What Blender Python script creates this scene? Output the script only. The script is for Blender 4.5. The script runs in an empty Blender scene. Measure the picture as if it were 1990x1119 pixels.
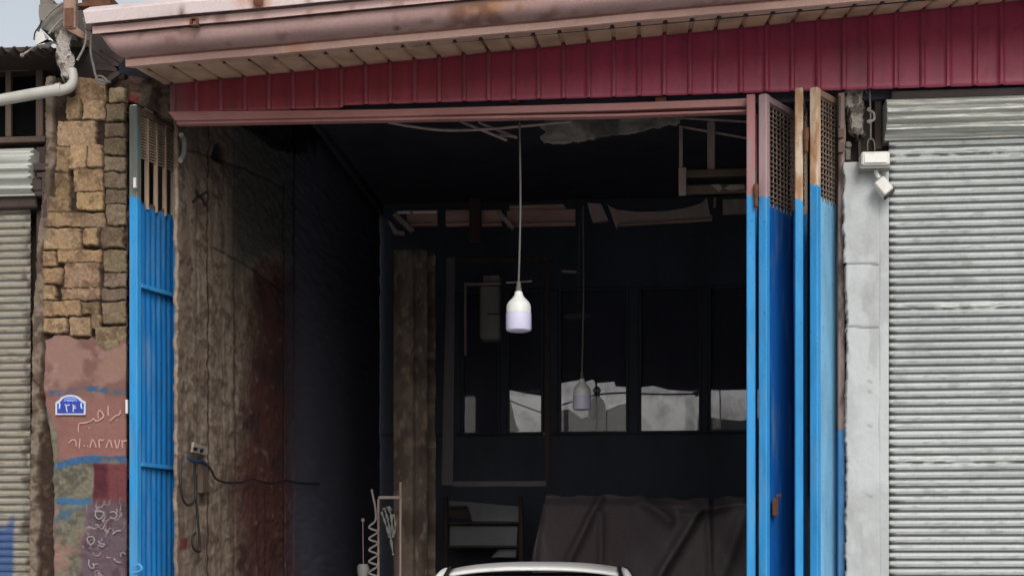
import bpy, math, random
import numpy as np
from mathutils import Vector, Matrix
random.seed(7); np.random.seed(7)
S = bpy.context.scene
COL = S.collection
R = math.radians
# ------------------------------------------------------------------ camera, sky, sun
FPX = 2800.0; HOR = 1110.0; YAW = math.atan(265/2800); CAM = Vector((0, -7.57, 1.45))
cd = bpy.data.cameras.new('camera'); cam = bpy.data.objects.new('camera', cd); COL.objects.link(cam)
cam.location = CAM; cam.rotation_euler = (R(90), 0, YAW)
cd.sensor_width = 36; cd.lens = 36*FPX/1990; cd.shift_x = 0; cd.shift_y = (HOR-559.5)/1990
cd.clip_start = .05; cd.clip_end = 2000
S.camera = cam
SUN_EL, SUN_AZ = R(36), R(163)      # azimuth measured clockwise from +Y
w = bpy.data.worlds.new("World"); S.world = w; w.use_nodes = True
nt = w.node_tree; nt.nodes.clear()
sky = nt.nodes.new('ShaderNodeTexSky'); sky.sky_type = 'NISHITA'; sky.sun_disc = False
sky.sun_elevation = SUN_EL; sky.sun_rotation = SUN_AZ; sky.dust_density = 4.0; sky.air_density = 1.2
hs = nt.nodes.new('ShaderNodeHueSaturation'); hs.inputs['Saturation'].default_value = .33
bg = nt.nodes.new('ShaderNodeBackground'); bg.inputs['Strength'].default_value = .13
ow = nt.nodes.new('ShaderNodeOutputWorld')
nt.links.new(sky.outputs[0], hs.inputs['Color']); nt.links.new(hs.outputs[0], bg.inputs['Color']); nt.links.new(bg.outputs[0], ow.inputs[0])
sl = bpy.data.lights.new('sun', 'SUN'); sl.energy = 1.0; sl.angle = R(25); sl.color = (1, .97, .93)
so = bpy.data.objects.new('sun', sl); COL.objects.link(so)
sd = Vector((math.sin(SUN_AZ)*math.cos(SUN_EL), math.cos(SUN_AZ)*math.cos(SUN_EL), math.sin(SUN_EL)))
so.rotation_euler = sd.to_track_quat('Z', 'Y').to_euler(); so.location = (0, -20, 20)
S.view_settings.view_transform = 'Standard'; S.view_settings.look = 'None'; S.view_settings.gamma = 1
S.view_settings.exposure = .35
GAIN = .80   # surveyed colours to surface colours

# ------------------------------------------------------------------ survey helpers
ct, st = math.cos(YAW), math.sin(YAW)
def P(px, py, Y):
    a = (px-995)/FPX; b = (HOR-py)/FPX
    t = (Y-CAM.y)/(ct+a*st)
    return Vector((CAM.x+(-st+a*ct)*t, Y, CAM.z+b*t))
def PX(X, Y, Z):
    dx = X-CAM.x; dy = Y-CAM.y
    d = -st*dx+ct*dy
    return 995+FPX*(ct*dx+st*dy)/d, HOR-FPX*(Z-CAM.z)/d
def lin(c, g=None):
    g = GAIN if g is None else g
    c = np.asarray(c, float)/255.0
    l = np.where(c <= .04045, c/12.92, ((c+.055)/1.055)**2.4)
    return np.clip(l*g, 0, .85)
def L4(c, g=None): return tuple(float(v) for v in lin(c, g))+(1,)

# numpy value noise
def vn(x, y, seed=0):
    xi = np.floor(x).astype(np.int64); yi = np.floor(y).astype(np.int64)
    xf = x-xi; yf = y-yi; u = xf*xf*(3-2*xf); v = yf*yf*(3-2*yf)
    def h(a, b):
        n = (a*374761393+b*668265263+seed*2147483647) & 0xffffffff
        n = ((n ^ (n >> 13))*1274126177) & 0xffffffff
        return ((n ^ (n >> 16)) & 0xffff)/65535.0
    return (h(xi, yi)*(1-u)+h(xi+1, yi)*u)*(1-v)+(h(xi, yi+1)*(1-u)+h(xi+1, yi+1)*u)*v
def fbm(x, y, o=4, seed=0):
    s = 0; a = .5; t = 0
    for i in range(o):
        s = s+a*vn(x*2**i+i*17.3, y*2**i+i*9.1, seed+i); t += a; a *= .55
    return s/t
def sm(a, b, x): t = np.clip((x-a)/(b-a), 0, 1); return t*t*(3-2*t)
def mixc(c, d, f): return c*(1-f[..., None])+np.asarray(d)*f[..., None]

# ------------------------------------------------------------------ objects
WL = {}
def tag(o, label=None, cat=None, group=None, kind=None):
    if label: o['label'] = label
    if cat: o['category'] = cat
    if group: o['group'] = group
    if kind: o['kind'] = kind
    return o
def thing(name, label, cat, loc=(0, 0, 0), group=None):
    o = bpy.data.objects.new(name, None); COL.objects.link(o); o.location = loc; o.empty_display_size = .1
    WL[o.name] = Vector(loc)
    return tag(o, label, cat, group)
def link(me, name, parent, mat=None, origin=None):
    o = bpy.data.objects.new(name, me); COL.objects.link(o)
    if mat is not None and not me.materials: me.materials.append(mat)
    if parent is not None:
        o.parent = parent; o.matrix_parent_inverse = Matrix.Translation(-WL[parent.name]); WL[o.name] = Vector((0, 0, 0))
    else:
        n = len(me.vertices); co = np.empty(n*3, np.float32); me.vertices.foreach_get('co', co); co = co.reshape(-1, 3)
        c = Vector(((co[:, 0].min()+co[:, 0].max())/2, (co[:, 1].min()+co[:, 1].max())/2, co[:, 2].min()))
        me.transform(Matrix.Translation(-c)); o.location = c; WL[o.name] = c
    return o
class MB:
    def __init__(s): s.v = []; s.f = []; s.sm = False
    def add(s, vs, fs):
        n = len(s.v); s.v += [tuple(v) for v in vs]; s.f += [tuple(i+n for i in f) for f in fs]; return s
    def box(s, c, h, ax=None):
        c = Vector(c); ax = ax or (Vector((1, 0, 0)), Vector((0, 1, 0)), Vector((0, 0, 1)))
        b = min(h)*.22; vs = []
        # chamfered box: 24 verts
        for sx in (-1, 1):
            for sy in (-1, 1):
                for sz in (-1, 1):
                    for k in range(3):
                        q = [sx*(h[0]-(b if k != 0 else 0)), sy*(h[1]-(b if k != 1 else 0)), sz*(h[2]-(b if k != 2 else 0))]
                        vs.append(c+ax[0]*q[0]+ax[1]*q[1]+ax[2]*q[2])
        I = lambda x, y, z, k: ((x*2+y)*2+z)*3+k
        fs = []
        for x in (0, 1): fs.append((I(x,0,0,0), I(x,1,0,0), I(x,1,1,0), I(x,0,1,0)))
        for y in (0, 1): fs.append((I(0,y,0,1), I(1,y,0,1), I(1,y,1,1), I(0,y,1,1)))
        for z in (0, 1): fs.append((I(0,0,z,2), I(1,0,z,2), I(1,1,z,2), I(0,1,z,2)))
        for x in (0, 1):
            for y in (0, 1): fs.append((I(x,y,0,0), I(x,y,1,0), I(x,y,1,1), I(x,y,0,1)))
            for z in (0, 1): fs.append((I(x,0,z,0), I(x,1,z,0), I(x,1,z,2), I(x,0,z,2)))
        for y in (0, 1):
            for z in (0, 1): fs.append((I(0,y,z,1), I(1,y,z,1), I(1,y,z,2), I(0,y,z,2)))
        for x in (0, 1):
            for y in (0, 1):
                for z in (0, 1): fs.append((I(x,y,z,0), I(x,y,z,1), I(x,y,z,2)))
        return s.add(vs, fs)
    def bb(s, x0, x1, y0, y1, z0, z1): return s.box(((x0+x1)/2, (y0+y1)/2, (z0+z1)/2), (abs(x1-x0)/2, abs(y1-y0)/2, abs(z1-z0)/2))
    def pbox(s, px0, px1, py0, py1, y0, y1):   # box from its surveyed front face at y0
        a = P(px0, py1, y0); b = P(px1, py0, y0); c = P((px0+px1)/2, (py0+py1)/2, y0)
        return s.bb(a.x, b.x, y0, y1, P((px0+px1)/2, py1, y0).z, P((px0+px1)/2, py0, y0).z)
    def bar(s, a, b, w, d, up=(0, 0, 1)):      # rectangular bar from a to b
        a = Vector(a); b = Vector(b); z = (b-a); L = z.length; z.normalize()
        x = z.cross(Vector(up))
        if x.length < 1e-3: x = z.cross(Vector((0, 1, 0)))
        x.normalize(); y = x.cross(z)
        return s.box((a+b)/2, (w/2, d/2, L/2), (x, y, z))
    def tube(s, pts, r, n=8, flat=None):
        pts = [Vector(p) for p in pts]; rings = []; m = len(pts)
        for i, p in enumerate(pts):
            t = (pts[min(i+1, m-1)]-pts[max(i-1, 0)]).normalized()
            u = t.cross(Vector((0, 1, 0)));
            if u.length < .05: u = t.cross(Vector((1, 0, 0)))
            u.normalize(); v = t.cross(u)
            rr = r[i] if isinstance(r, (list, tuple)) else r
            rings.append([p+(u*math.cos(k*2*math.pi/n)+v*math.sin(k*2*math.pi/n)*(flat or 1))*rr for k in range(n)])
        vs = [q for rg in rings for q in rg]; fs = []
        for i in range(m-1):
            for k in range(n): fs.append((i*n+k, i*n+(k+1) % n, (i+1)*n+(k+1) % n, (i+1)*n+k))
        fs.append(tuple(range(n))[::-1]); fs.append(tuple((m-1)*n+k for k in range(n)))
        return s.add(vs, fs)
    def lathe(s, c, prof, n=32):
        c = Vector(c); vs = []; fs = []; m = len(prof)
        for r, z in prof:
            for k in range(n): vs.append(c+Vector((r*math.cos(k*2*math.pi/n), r*math.sin(k*2*math.pi/n), z)))
        for i in range(m-1):
            for k in range(n): fs.append((i*n+k, i*n+(k+1) % n, (i+1)*n+(k+1) % n, (i+1)*n+k))
        fs.append(tuple(range(n))[::-1]); fs.append(tuple((m-1)*n+k for k in range(n)))
        return s.add(vs, fs)
    def poly(s, pts, y0, y1):                  # polygon in a plane y0 (list of Vectors) extruded to y1
        n = len(pts); a = [Vector((p.x, y0, p.z)) for p in pts]; b = [Vector((p.x, y1, p.z)) for p in pts]
        fs = [tuple(range(n)), tuple(range(2*n-1, n-1, -1))]+[(i, (i+1) % n, n+(i+1) % n, n+i) for i in range(n)]
        return s.add(a+b, fs)
    def ppoly(s, pp, y0, y1): return s.poly([P(x, y, y0) for x, y in pp], y0, y1)
    def build(s, name, mat, parent=None, smooth=False, label=None, cat=None, group=None, kind=None, wob=0):
        if wob:
            s.v = [(x+wob*math.sin(z*7+y*5+x*3), y+wob*math.sin(x*6+z*4), z+wob*math.sin(x*5.3+y*7)) for x, y, z in s.v]
        me = bpy.data.meshes.new(name); me.from_pydata(s.v, [], s.f); me.validate(); me.update()
        import bmesh
        b = bmesh.new(); b.from_mesh(me); bmesh.ops.recalc_face_normals(b, faces=b.faces); b.to_mesh(me); b.free()
        if smooth:
            me.polygons.foreach_set('use_smooth', [True]*len(me.polygons))
            try: me.set_sharp_from_angle(angle=R(40))
            except Exception: pass
        o = link(me, name, parent, mat)
        return tag(o, label, cat, group, kind)
def each(m, name, mat, parent, **kw):
    # one object per connected piece, in the order they were added
    n = len(m.v); par = list(range(n))
    def fd(a):
        while par[a] != a: par[a] = par[par[a]]; a = par[a]
        return a
    for f in m.f:
        for q in f[1:]: par[fd(q)] = fd(f[0])
    gr = {}
    for i in range(n): gr.setdefault(fd(i), []).append(i)
    out = []
    for ids in gr.values():
        ix = {q: k for k, q in enumerate(ids)}; q_ = MB(); q_.v = [m.v[i] for i in ids]; q_.f = [tuple(ix[j] for j in f) for f in m.f if f[0] in ix]
        out.append(q_.build(name, mat, parent, **kw))
    return out
def cat_curve(pts, k=6):
    pts = [Vector(p) for p in pts]; out = []
    for i in range(len(pts)-1):
        p0 = pts[max(i-1, 0)]; p1 = pts[i]; p2 = pts[i+1]; p3 = pts[min(i+2, len(pts)-1)]
        for j in range(k):
            t = j/k
            out.append(.5*((2*p1)+(p2-p0)*t+(2*p0-5*p1+4*p2-p3)*t*t+(3*p1-p0-3*p2+p3)*t**3))
    out.append(pts[-1]); return out
def pcurve(pp, Y, k=6): return cat_curve([P(x, y, Y) for x, y in pp], k)
# surveyed relief surface: every vertex carries its own height and its own paint
def relief(name, us, vs, o, ud, vd, nd, func, mat, parent=None, thick=.03, smooth=True, boost=1.0, **kw):
    o = np.array(o, float); ud = np.array(ud, float); vd = np.array(vd, float); nd = np.array(nd, float)
    U, V = np.meshgrid(np.asarray(us, float), np.asarray(vs, float))
    base = o+U[..., None]*ud+V[..., None]*vd
    pxx, pyy = PX(base[..., 0], base[..., 1], base[..., 2])
    d, c, m = func(U, V, pxx, pyy); c = np.clip(c*np.asarray(boost, float), 0, .85)
    pos = base+d[..., None]*nd
    nv, nu = U.shape; idx = np.arange(nu*nv).reshape(nv, nu)
    q = np.stack([idx[:-1, :-1], idx[:-1, 1:], idx[1:, 1:], idx[1:, :-1]], -1).reshape(-1, 4)
    if m is not None:
        mm = m.ravel(); q = q[mm[q].all(1)]
        used = np.unique(q); rm = np.full(nu*nv, -1); rm[used] = np.arange(len(used)); q = rm[q]
        pos = pos.reshape(-1, 3)[used]; c = c.reshape(-1, 3)[used]
    pos = pos.reshape(-1, 3); c = c.reshape(-1, 3)
    me = bpy.data.meshes.new(name); me.vertices.add(len(pos)); me.vertices.foreach_set('co', pos.ravel().astype(np.float32))
    me.loops.add(len(q)*4); me.loops.foreach_set('vertex_index', q.ravel().astype(np.int32))
    me.polygons.add(len(q)); me.polygons.foreach_set('loop_start', np.arange(0, len(q)*4, 4, dtype=np.int32))
    me.update(calc_edges=True)
    if smooth: me.polygons.foreach_set('use_smooth', np.ones(len(q), bool))
    at = me.color_attributes.new('Col', 'FLOAT_COLOR', 'POINT')
    at.data.foreach_set('color', np.concatenate([c, np.ones((len(c), 1))], 1).ravel().astype(np.float32))
    ob = link(me, name, parent, mat)
    if thick:
        md = ob.modifiers.new('thickness', 'SOLIDIFY'); md.thickness = thick
        nrm = np.cross(ud, vd); md.offset = -1 if np.dot(nrm, nd) > 0 else 1
    return tag(ob, **kw)

# ------------------------------------------------------------------ materials
def newmat(name):
    m = bpy.data.materials.new(name); m.use_nodes = True; n = m.node_tree; b = n.nodes['Principled BSDF']; return m, n, b
def noise(n, scale, detail=4, vec=None, rough=.55):
    t = n.nodes.new('ShaderNodeTexNoise'); t.inputs['Scale'].default_value = scale; t.inputs['Detail'].default_value = detail; t.inputs['Roughness'].default_value = rough
    if vec is not None: n.links.new(vec, t.inputs['Vector'])
    return t
def ramp(n, f, a, b, ca=(0, 0, 0, 1), cb=(1, 1, 1, 1)):
    r = n.nodes.new('ShaderNodeValToRGB'); r.color_ramp.elements[0].position = a; r.color_ramp.elements[1].position = b
    r.color_ramp.elements[0].color = ca; r.color_ramp.elements[1].color = cb; n.links.new(f, r.inputs[0]); return r.outputs[0]
def mx(n, f, a, b, mode='MIX'):
    m = n.nodes.new('ShaderNodeMix'); m.data_type = 'RGBA'; m.blend_type = mode
    if hasattr(f, 'node'): n.links.new(f, m.inputs[0])
    else: m.inputs[0].default_value = f
    for s, v in ((m.inputs[6], a), (m.inputs[7], b)):
        if hasattr(v, 'node'): n.links.new(v, s)
        else: s.default_value = v
    return m.outputs[2]
def geo(n, sc=(1, 1, 1)):
    g = n.nodes.new('ShaderNodeNewGeometry'); m = n.nodes.new('ShaderNodeMapping'); m.inputs['Scale'].default_value = sc
    n.links.new(g.outputs['Position'], m.inputs['Vector']); return m.outputs[0]
def bump(n, b, h, s, dist=.003):
    bp = n.nodes.new('ShaderNodeBump'); bp.inputs['Strength'].default_value = s; bp.inputs['Distance'].default_value = dist
    n.links.new(h, bp.inputs['Height']); n.links.new(bp.outputs[0], b.inputs['Normal'])
def paint(name, c, dirt=None, rough=.55, sc=6, amt=.5, streak=(1, 1, .25), metal=0, bmp=.3, bsc=90, g=None, spec=.4, lo=.45, hi=.75):
    m, n, b = newmat(name); c = L4(c, g); d = L4(dirt, g) if dirt is not None else tuple(x*.6 for x in c[:3])+(1,)
    v = geo(n, streak); t = noise(n, sc, 6, v)
    f = ramp(n, t.outputs[0], lo, hi, (0, 0, 0, 1), (amt, amt, amt, 1))
    t2 = noise(n, sc*7, 3, geo(n)); c2 = mx(n, ramp(n, t2.outputs[0], .35, .7, (0, 0, 0, 1), (.22, .22, .22, 1)), c, tuple(x*.65 for x in c[:3])+(1,))
    n.links.new(mx(n, f, c2, d), b.inputs['Base Color'])
    b.inputs['Roughness'].default_value = rough; b.inputs['Metallic'].default_value = metal; b.inputs['Specular IOR Level'].default_value = spec
    bump(n, b, noise(n, bsc, 4, geo(n)).outputs[0], bmp)
    return m
def attrmat(name, rough=.9, fine=140, bmp=.8, dist=.004, spec=.25, metal=0, var=.3):
    m, n, b = newmat(name); a = n.nodes.new('ShaderNodeAttribute'); a.attribute_name = 'Col'
    t = noise(n, fine, 5, geo(n), .7)
    f = ramp(n, t.outputs[0], .3, .72, (1-var, 1-var, 1-var, 1), (1+var*.3,)*3+(1,))
    n.links.new(mx(n, 1.0, a.outputs['Color'], f, 'MULTIPLY'), b.inputs['Base Color'])
    b.inputs['Roughness'].default_value = rough; b.inputs['Specular IOR Level'].default_value = spec; b.inputs['Metallic'].default_value = metal
    bump(n, b, t.outputs[0], bmp, dist); return m
def zpaint(name, top, bot, z, dirt=(90, 60, 45), amt=.5, rough=.62, wave=.09, third=None, z3=None, spec=.2):
    m, n, b = newmat(name); g = n.nodes.new('ShaderNodeNewGeometry'); sp = n.nodes.new('ShaderNodeSeparateXYZ'); n.links.new(g.outputs['Position'], sp.inputs[0])
    nz = noise(n, 25, 4, geo(n, (1, 1, .5)))
    def thr(zz, wv):
        a = n.nodes.new('ShaderNodeMath'); a.operation = 'MULTIPLY_ADD'; n.links.new(nz.outputs[0], a.inputs[0]); a.inputs[1].default_value = -wv; n.links.new(sp.outputs[2], a.inputs[2])
        c = n.nodes.new('ShaderNodeMath'); c.operation = 'GREATER_THAN'; n.links.new(a.outputs[0], c.inputs[0]); c.inputs[1].default_value = zz-wv*.5; return c.outputs[0]
    t = noise(n, 14, 6, geo(n, (1, 1, .3)))
    tc = mx(n, ramp(n, t.outputs[0], .45, .6, (0, 0, 0, 1), (amt,)*3+(1,)), L4(top), L4(dirt))
    if third is not None: tc = mx(n, thr(z3, .12), L4(third), tc)
    t3 = noise(n, 9, 6, geo(n, (2, 2, .35)))
    bc = mx(n, ramp(n, t3.outputs[0], .42, .72, (0, 0, 0, 1), (.6,)*3+(1,)), L4(bot), tuple(x*.6 for x in L4(bot)[:3])+(1,))
    t4 = noise(n, 60, 3, geo(n)); bc = mx(n, ramp(n, t4.outputs[0], .66, .70, (0, 0, 0, 1), (.6,)*3+(1,)), bc, L4((50, 62, 72)))
    t5 = noise(n, 5, 5, geo(n, (3, 3, .5))); bc = mx(n, ramp(n, t5.outputs[0], .52, .75, (0, 0, 0, 1), (.4,)*3+(1,)), bc, L4((120, 150, 170)))
    n.links.new(mx(n, thr(z, wave), bc, tc), b.inputs['Base Color']); b.inputs['Roughness'].default_value = rough; b.inputs['Specular IOR Level'].default_value = spec
    bump(n, b, noise(n, 70, 4, geo(n)).outputs[0], .25); return m
M = {}
M['attr'] = attrmat('rough_masonry', var=.22, fine=210); M['attr_fine'] = attrmat('painted_wall', bmp=.5, fine=90)
M['plaster'] = attrmat('white_plaster', bmp=.25, fine=70, var=.09)
M['slat'] = attrmat('shutter_metal', rough=.55, fine=60, bmp=.2, spec=.35, metal=.05, var=.16)
M['clad'] = attrmat('red_sheet', rough=.45, fine=60, bmp=.12, spec=.45, var=.15)
M['gutter'] = attrmat('dull_pink_paint', rough=.6, fine=70, bmp=.3, spec=.3, var=.15)
M['steel_pink'] = paint('lintel_paint', (112, 76, 74), (85, 48, 44), .55, 5, .8, (.3, 1, 1), g=2.0)
M['brown_frame'] = paint('brown_primer', (98, 80, 70), (62, 46, 38), .7, 9, .7)
M['rust'] = paint('rust', (105, 66, 45), (60, 38, 28), .9, 14, .8, (1, 1, 1))
M['rust_plate'] = paint('rusty_plate', (158, 128, 114), (104, 70, 54), .9, 22, .9, (1, 1, .6))
M['dark'] = paint('soot_black', (74, 72, 82), (56, 55, 66), .95, 3, .7, g=1, spec=.1)
M['dark_steel'] = paint('dark_steel', (60, 48, 44), (35, 28, 26), .8, 8, .7, g=1)
M['concrete'] = paint('weathered_concrete', (125, 120, 114), (80, 74, 68), .9, 10, .8, (1, 1, 1), bmp=.8, bsc=60)
M['soot'] = paint('sooty_plaster', (100, 101, 118), (76, 77, 94), .95, 2.5, .8, g=1, spec=.1)
M['pvc'] = paint('grey_white_pvc', (192, 190, 184), (140, 132, 120), .45, 6, .5, (.5, 1, 1))
M['wrap'] = paint('crumbly_foam', (150, 142, 132), (92, 80, 70), .9, 28, .9, (1, 1, 1), bmp=1, bsc=40)
M['white'] = paint('white_plastic', (210, 208, 202), (150, 146, 138), .4, 10, .4, bmp=.05, g=.9)
M['black'] = paint('black_rubber', (32, 31, 32), (22, 22, 22), .6, 8, .4, g=1)
M['asphalt'] = paint('dusty_paving', (166, 166, 164), (142, 141, 138), .95, 2, .6, (1, 1, 1), g=1, bsc=180)
M['floor'] = paint('oily_concrete', (140, 136, 130), (80, 76, 72), .8, 1.5, .9, (1, 1, 1), g=1)

# ------------------------------------------------------------------ setting
MB().add([(-60, -60, 0), (60, -60, 0), (60, 60, 0), (-60, 60, 0)], [(0, 1, 2, 3)]).build('ground', M['asphalt'], kind='structure')
MB().bb(-6, 6, -.35, 0.02, -.02, .03).build('doorstep', M['concrete'], kind='structure')
MB().bb(-2.56, 3.2, .03, 5.98, -.02, .035).build('floor', M['floor'], kind='structure')
MB().bb(-4, 4.5, 6.2, 9.3, -.02, .03).build('yard_ground', M['concrete'], kind='structure')

bld = thing('garage_building', 'old stone garage with dark open doorway under a red ribbed fascia', 'garage', (-.8, 0, 0))
XL = P(345, 500, .05).x
zs = lambda x: 4.066+.0641*(x+2.605)

# ---- stone pier
STONES = [(148,152,205,195,1),(132,190,158,235,.8),(162,197,203,232,1),(115,238,186,285,1),(112,288,137,335,.7),(139,284,168,328,1.05),(173,284,200,326,1),
 (108,338,135,382,.7),(145,330,201,372,.95),(93,384,136,413,.85),(150,376,201,408,1.05),(95,415,158,441,.8),(160,415,203,441,.75),(86,446,160,485,1.1),(165,445,193,477,.9),
 (86,490,109,517,.95),(114,487,197,510,1),(83,523,122,552,1.05),(127,513,192,560,.9),(83,556,108,582,1),(120,563,194,582,1.05),
 (81,586,157,613,1.05),(161,588,192,610,.7),(88,619,131,647,1),(137,618,176,652,.85),(180,612,196,640,.6)]
GREYS = [(213,172,244,200,1.1),(211,205,244,236,1),(206,242,244,268,.95),(204,272,246,300,.95),(206,305,246,334,.9),(206,338,246,366,.9),(207,370,246,396,.8),
 (209,400,246,437,.95),(199,442,240,482,.8),(204,488,246,528,.8),(204,532,246,558,.85),(202,562,246,584,.75),(200,588,246,628,.8),(188,636,246,684,.85)]
def pier_f(U, V, x, y):
    n1 = fbm(U*18, V*18, 4, 3); n2 = fbm(U*60, V*60, 3, 9); n3 = fbm(U*7, V*7, 3, 21)
    wx = x+(fbm(U*26, V*26, 3, 31)-.5)*7; wy = y+(fbm(U*26, V*26, 3, 41)-.5)*7
    d = np.full_like(x, -.020)+(n1-.5)*.03
    c = np.ones(x.shape+(3,))*lin((58, 44, 37)); c = mixc(c, lin((92, 74, 60)), sm(.55, .8, n1))
    def rr(x0, y0, x1, y1, r=4):
        qx = np.abs(wx-(x0+x1)/2)-(x1-x0)/2+r; qy = np.abs(wy-(y0+y1)/2)-(y1-y0)/2+r
        return np.hypot(np.maximum(qx, 0), np.maximum(qy, 0))+np.minimum(np.maximum(qx, qy), 0)-r
    rs = random.Random(4)
    for lst, base, al in ((STONES, (160, 133, 106), 1), (GREYS, (134, 117, 100), .9)):
        for x0, y0, x1, y1, b in lst:
            s = rr(x0-1.0, y0-1.0, x1+1.0, y1+1.0, 2.2); f = sm(.9, -.8, s)
            hgt = (.012+.014*rs.random())*al; sx = (rs.random()-.5)*.016*(x-x0)/(x1-x0)
            tilt = (rs.random()-.5)*.02*(y-y0)/(y1-y0)
            fac = np.abs(((n3*3.1+n1*.8) % 1)-.5)*.014; d = d*(1-f)+(hgt-.006+tilt+sx+fac+(n1-.5)*.008+(n2-.5)*.005)*f
            tc = lin(base)*b*rs.uniform(.82, 1.18)*np.array([1, rs.uniform(.95, 1.03), rs.uniform(.86, 1.05)])
            cc = np.ones(x.shape+(3,))*tc; cc = mixc(cc, lin((104, 82, 64))*b, sm(.52, .72, n1)*.7); cc = mixc(cc, lin((60, 45, 36)), sm(.76, .80, fbm(U*52, V*52, 3, 15))*.5); cc = mixc(cc, tc*1.35, sm(.6, .8, n2)*.5)
            cc = cc*(1+.25*(sm(.5, .62, fbm(U*120, V*120, 2, 71))-.5))[..., None]; c = mixc(c, cc, f)
    # crumbly plaster strip at the left edge
    lb = 92-18*sm(300, 520, y)-8*sm(520, 640, y)-6*sm(640, 1119, y)
    le = lb-2+3*(n1-.5)*4
    strip = sm(20, 12, x-lb+(n3-.5)*22)*sm(230, 330, y)+sm(14, 8, x-lb+(n3-.5)*10)*sm(330, 230, y)
    strip = np.clip(strip, 0, 1)
    d = d*(1-strip)+(.012+(n1-.5)*.05)*strip
    sc = np.ones(x.shape+(3,))*lin((128, 114, 100)); sc = mixc(sc, lin((84, 68, 57)), sm(.48, .62, n1)*.8); c = mixc(c, sc, strip)
    # pink plaster, grey plaster and painted patches below the stones
    edge = 656+4*np.sin(x*.09)+12*(n3-.5)+14*(n1-.5)+22*sm(180, 205, x)*sm(246, 215, x)
    pl = sm(edge-3, edge+3, y)*sm(84, 90, x+(n1-.5)*6-2*sm(760, 900, y)*8)
    pl = pl*(1-sm(700, 1119, y)*sm(112, 88, x)*.0)
    pc = np.ones(x.shape+(3,))*lin((146, 114, 104)); pc = mixc(pc, lin((122, 90, 84)), sm(.42, .66, n3)); pc = mixc(pc, lin((160, 130, 122)), sm(.55, .8, n1)*.6)
    low = sm(768, 776, y+(n3-.5)*6); pc = mixc(pc, lin((140, 98, 92)), low*.8)
    grey = np.ones(x.shape+(3,))*lin((118, 112, 96)); grey = mixc(grey, lin((78, 76, 70)), sm(.40, .62, n1)*.7); grey = mixc(grey, lin((136, 130, 118)), sm(.55, .7, n2)*.5)
    gl = sm(96, 84, x+(n3-.5)*14-sm(780, 860, y)*26)*sm(770, 790, y); pc = mixc(pc, grey, gl)
    g2 = sm(893, 903, y-(x-80)*-.06+(n3-.5)*8); pc = mixc(pc, grey, g2)
    # faded paint: blue-green wash, salmon blotches, purple ground with pale scribble
    pc = mixc(pc, lin((82, 112, 122)), g2*sm(.5, .62, fbm(U*9, V*6, 3, 55))*sm(965, 985, y)*sm(150, 120, x)*.8)
    pc = mixc(pc, lin((150, 112, 102)), g2*.8*sm(.50, .68, fbm(U*8+5, V*7, 3, 77))*sm(960, 1000, y)*sm(185, 150, x))
    rd = sm(180, 184, x+(n1-.5)*5)*sm(896, 904, y); pc = mixc(pc, lin((112, 62, 66)), rd)
    pc = mixc(pc, lin((84, 40, 48)), rd*sm(214, 206, x+(n1-.5)*8)*sm(985, 960, y))
    pu = sm(160, 176, x+(n3-.5)*30-sm(980, 1119, y)*-8)*sm(965, 990, y+(n3-.5)*14)
    pc = mixc(pc, lin((100, 84, 92)), pu); pc = mixc(pc, lin((78, 58, 66)), pu*sm(.5, .62, fbm(U*14, V*10, 2, 90))*.7)
    rid = 1-np.abs(fbm(U*22, V*17, 3, 60)-.5)*13
    pc = mixc(pc, lin((168, 160, 160)), pu*sm(.35, .85, rid)*sm(.42, .6, fbm(U*8, V*8, 2, 66))*.75)
    pc = mixc(pc, lin((96, 118, 126)), sm(92, 84, x+(n3-.5)*8-6)*sm(985, 1030, y)*.8)
    # blue painted lines
    def stripe(yc, hw, x0, x1): return sm(hw+2, hw-1, np.abs(y-yc+(n1-.5)*5))*sm(x0-3, x0+3, x)*sm(x1+3, x1-3, x)
    pc = mixc(pc, lin((62, 92, 122)), sm(.25, .6, n1)*stripe(766-10*sm(98, 165, x)+6*sm(180, 246, x), 5, 98, 250))
    pc = mixc(pc, lin((60, 100, 142)), sm(.2, .55, n1)*stripe(909-17*sm(80, 180, x), 6, 80, 250))
    pc = mixc(pc, lin((58, 105, 142)), stripe(973, 6, 110, 178)*.9)
    pc = mixc(pc, lin((62, 98, 120)), g2*sm(.5, .6, fbm(U*20, V*16, 2, 44))*sm(978, 990, y)*sm(1030, 1005, y)*sm(170, 150, x)*.8)
    pd = .012+(n3-.5)*.008+(n2-.5)*.003-.006*g2+(n1-.5)*.02*g2
    d = d*(1-pl)+pd*pl; c = mixc(c, pc, pl)
    # corner return above the door leaf
    k = sm(246, 249, x); kc = np.ones(x.shape+(3,))*lin((104, 88, 76)); kc = mixc(kc, lin((66, 50, 42)), sm(.42, .6, n1))
    kc = mixc(kc, lin((120, 48, 50)), sm(266, 262, x)*sm(176, 184, y)*.9); kc = mixc(kc, lin((74, 52, 46)), sm(278, 272, x)*sm(180, 172, y)*.8)
    c = mixc(c, kc, k); d = d*(1-k)+(-.03+(n1-.5)*.05)*k
    ms = (x > le) & ((y > 150+5*(n1-.5)*4) | (x > 246)) & ((x < 247) | (y < 199+(x-262)*.46)) & (y > 128)
    return d, c, ms
xa, xb = P(58, 600, 0).x, P(350, 600, 0).x
relief('stone_pier', np.arange(xa, xb, .0042), np.arange(0.0, P(200, 120, 0).z, .0048), (0, 0, 0), (1, 0, 0), (0, 0, 1), (0, -1, 0), pier_f, M['attr'], bld, .05,
       label='pier of rough tan stones over pink plaster with painted writing')
# masonry core behind the pier and between the shops
m = MB(); m.bb(P(84, 600, .07).x, P(246, 600, .07).x, .075, .5, 0, 3.98); m.bb(-3.15, XL-.03, .503, .56, 0, 4.14); m.build('pier_core', M['dark_steel'], bld)

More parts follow.
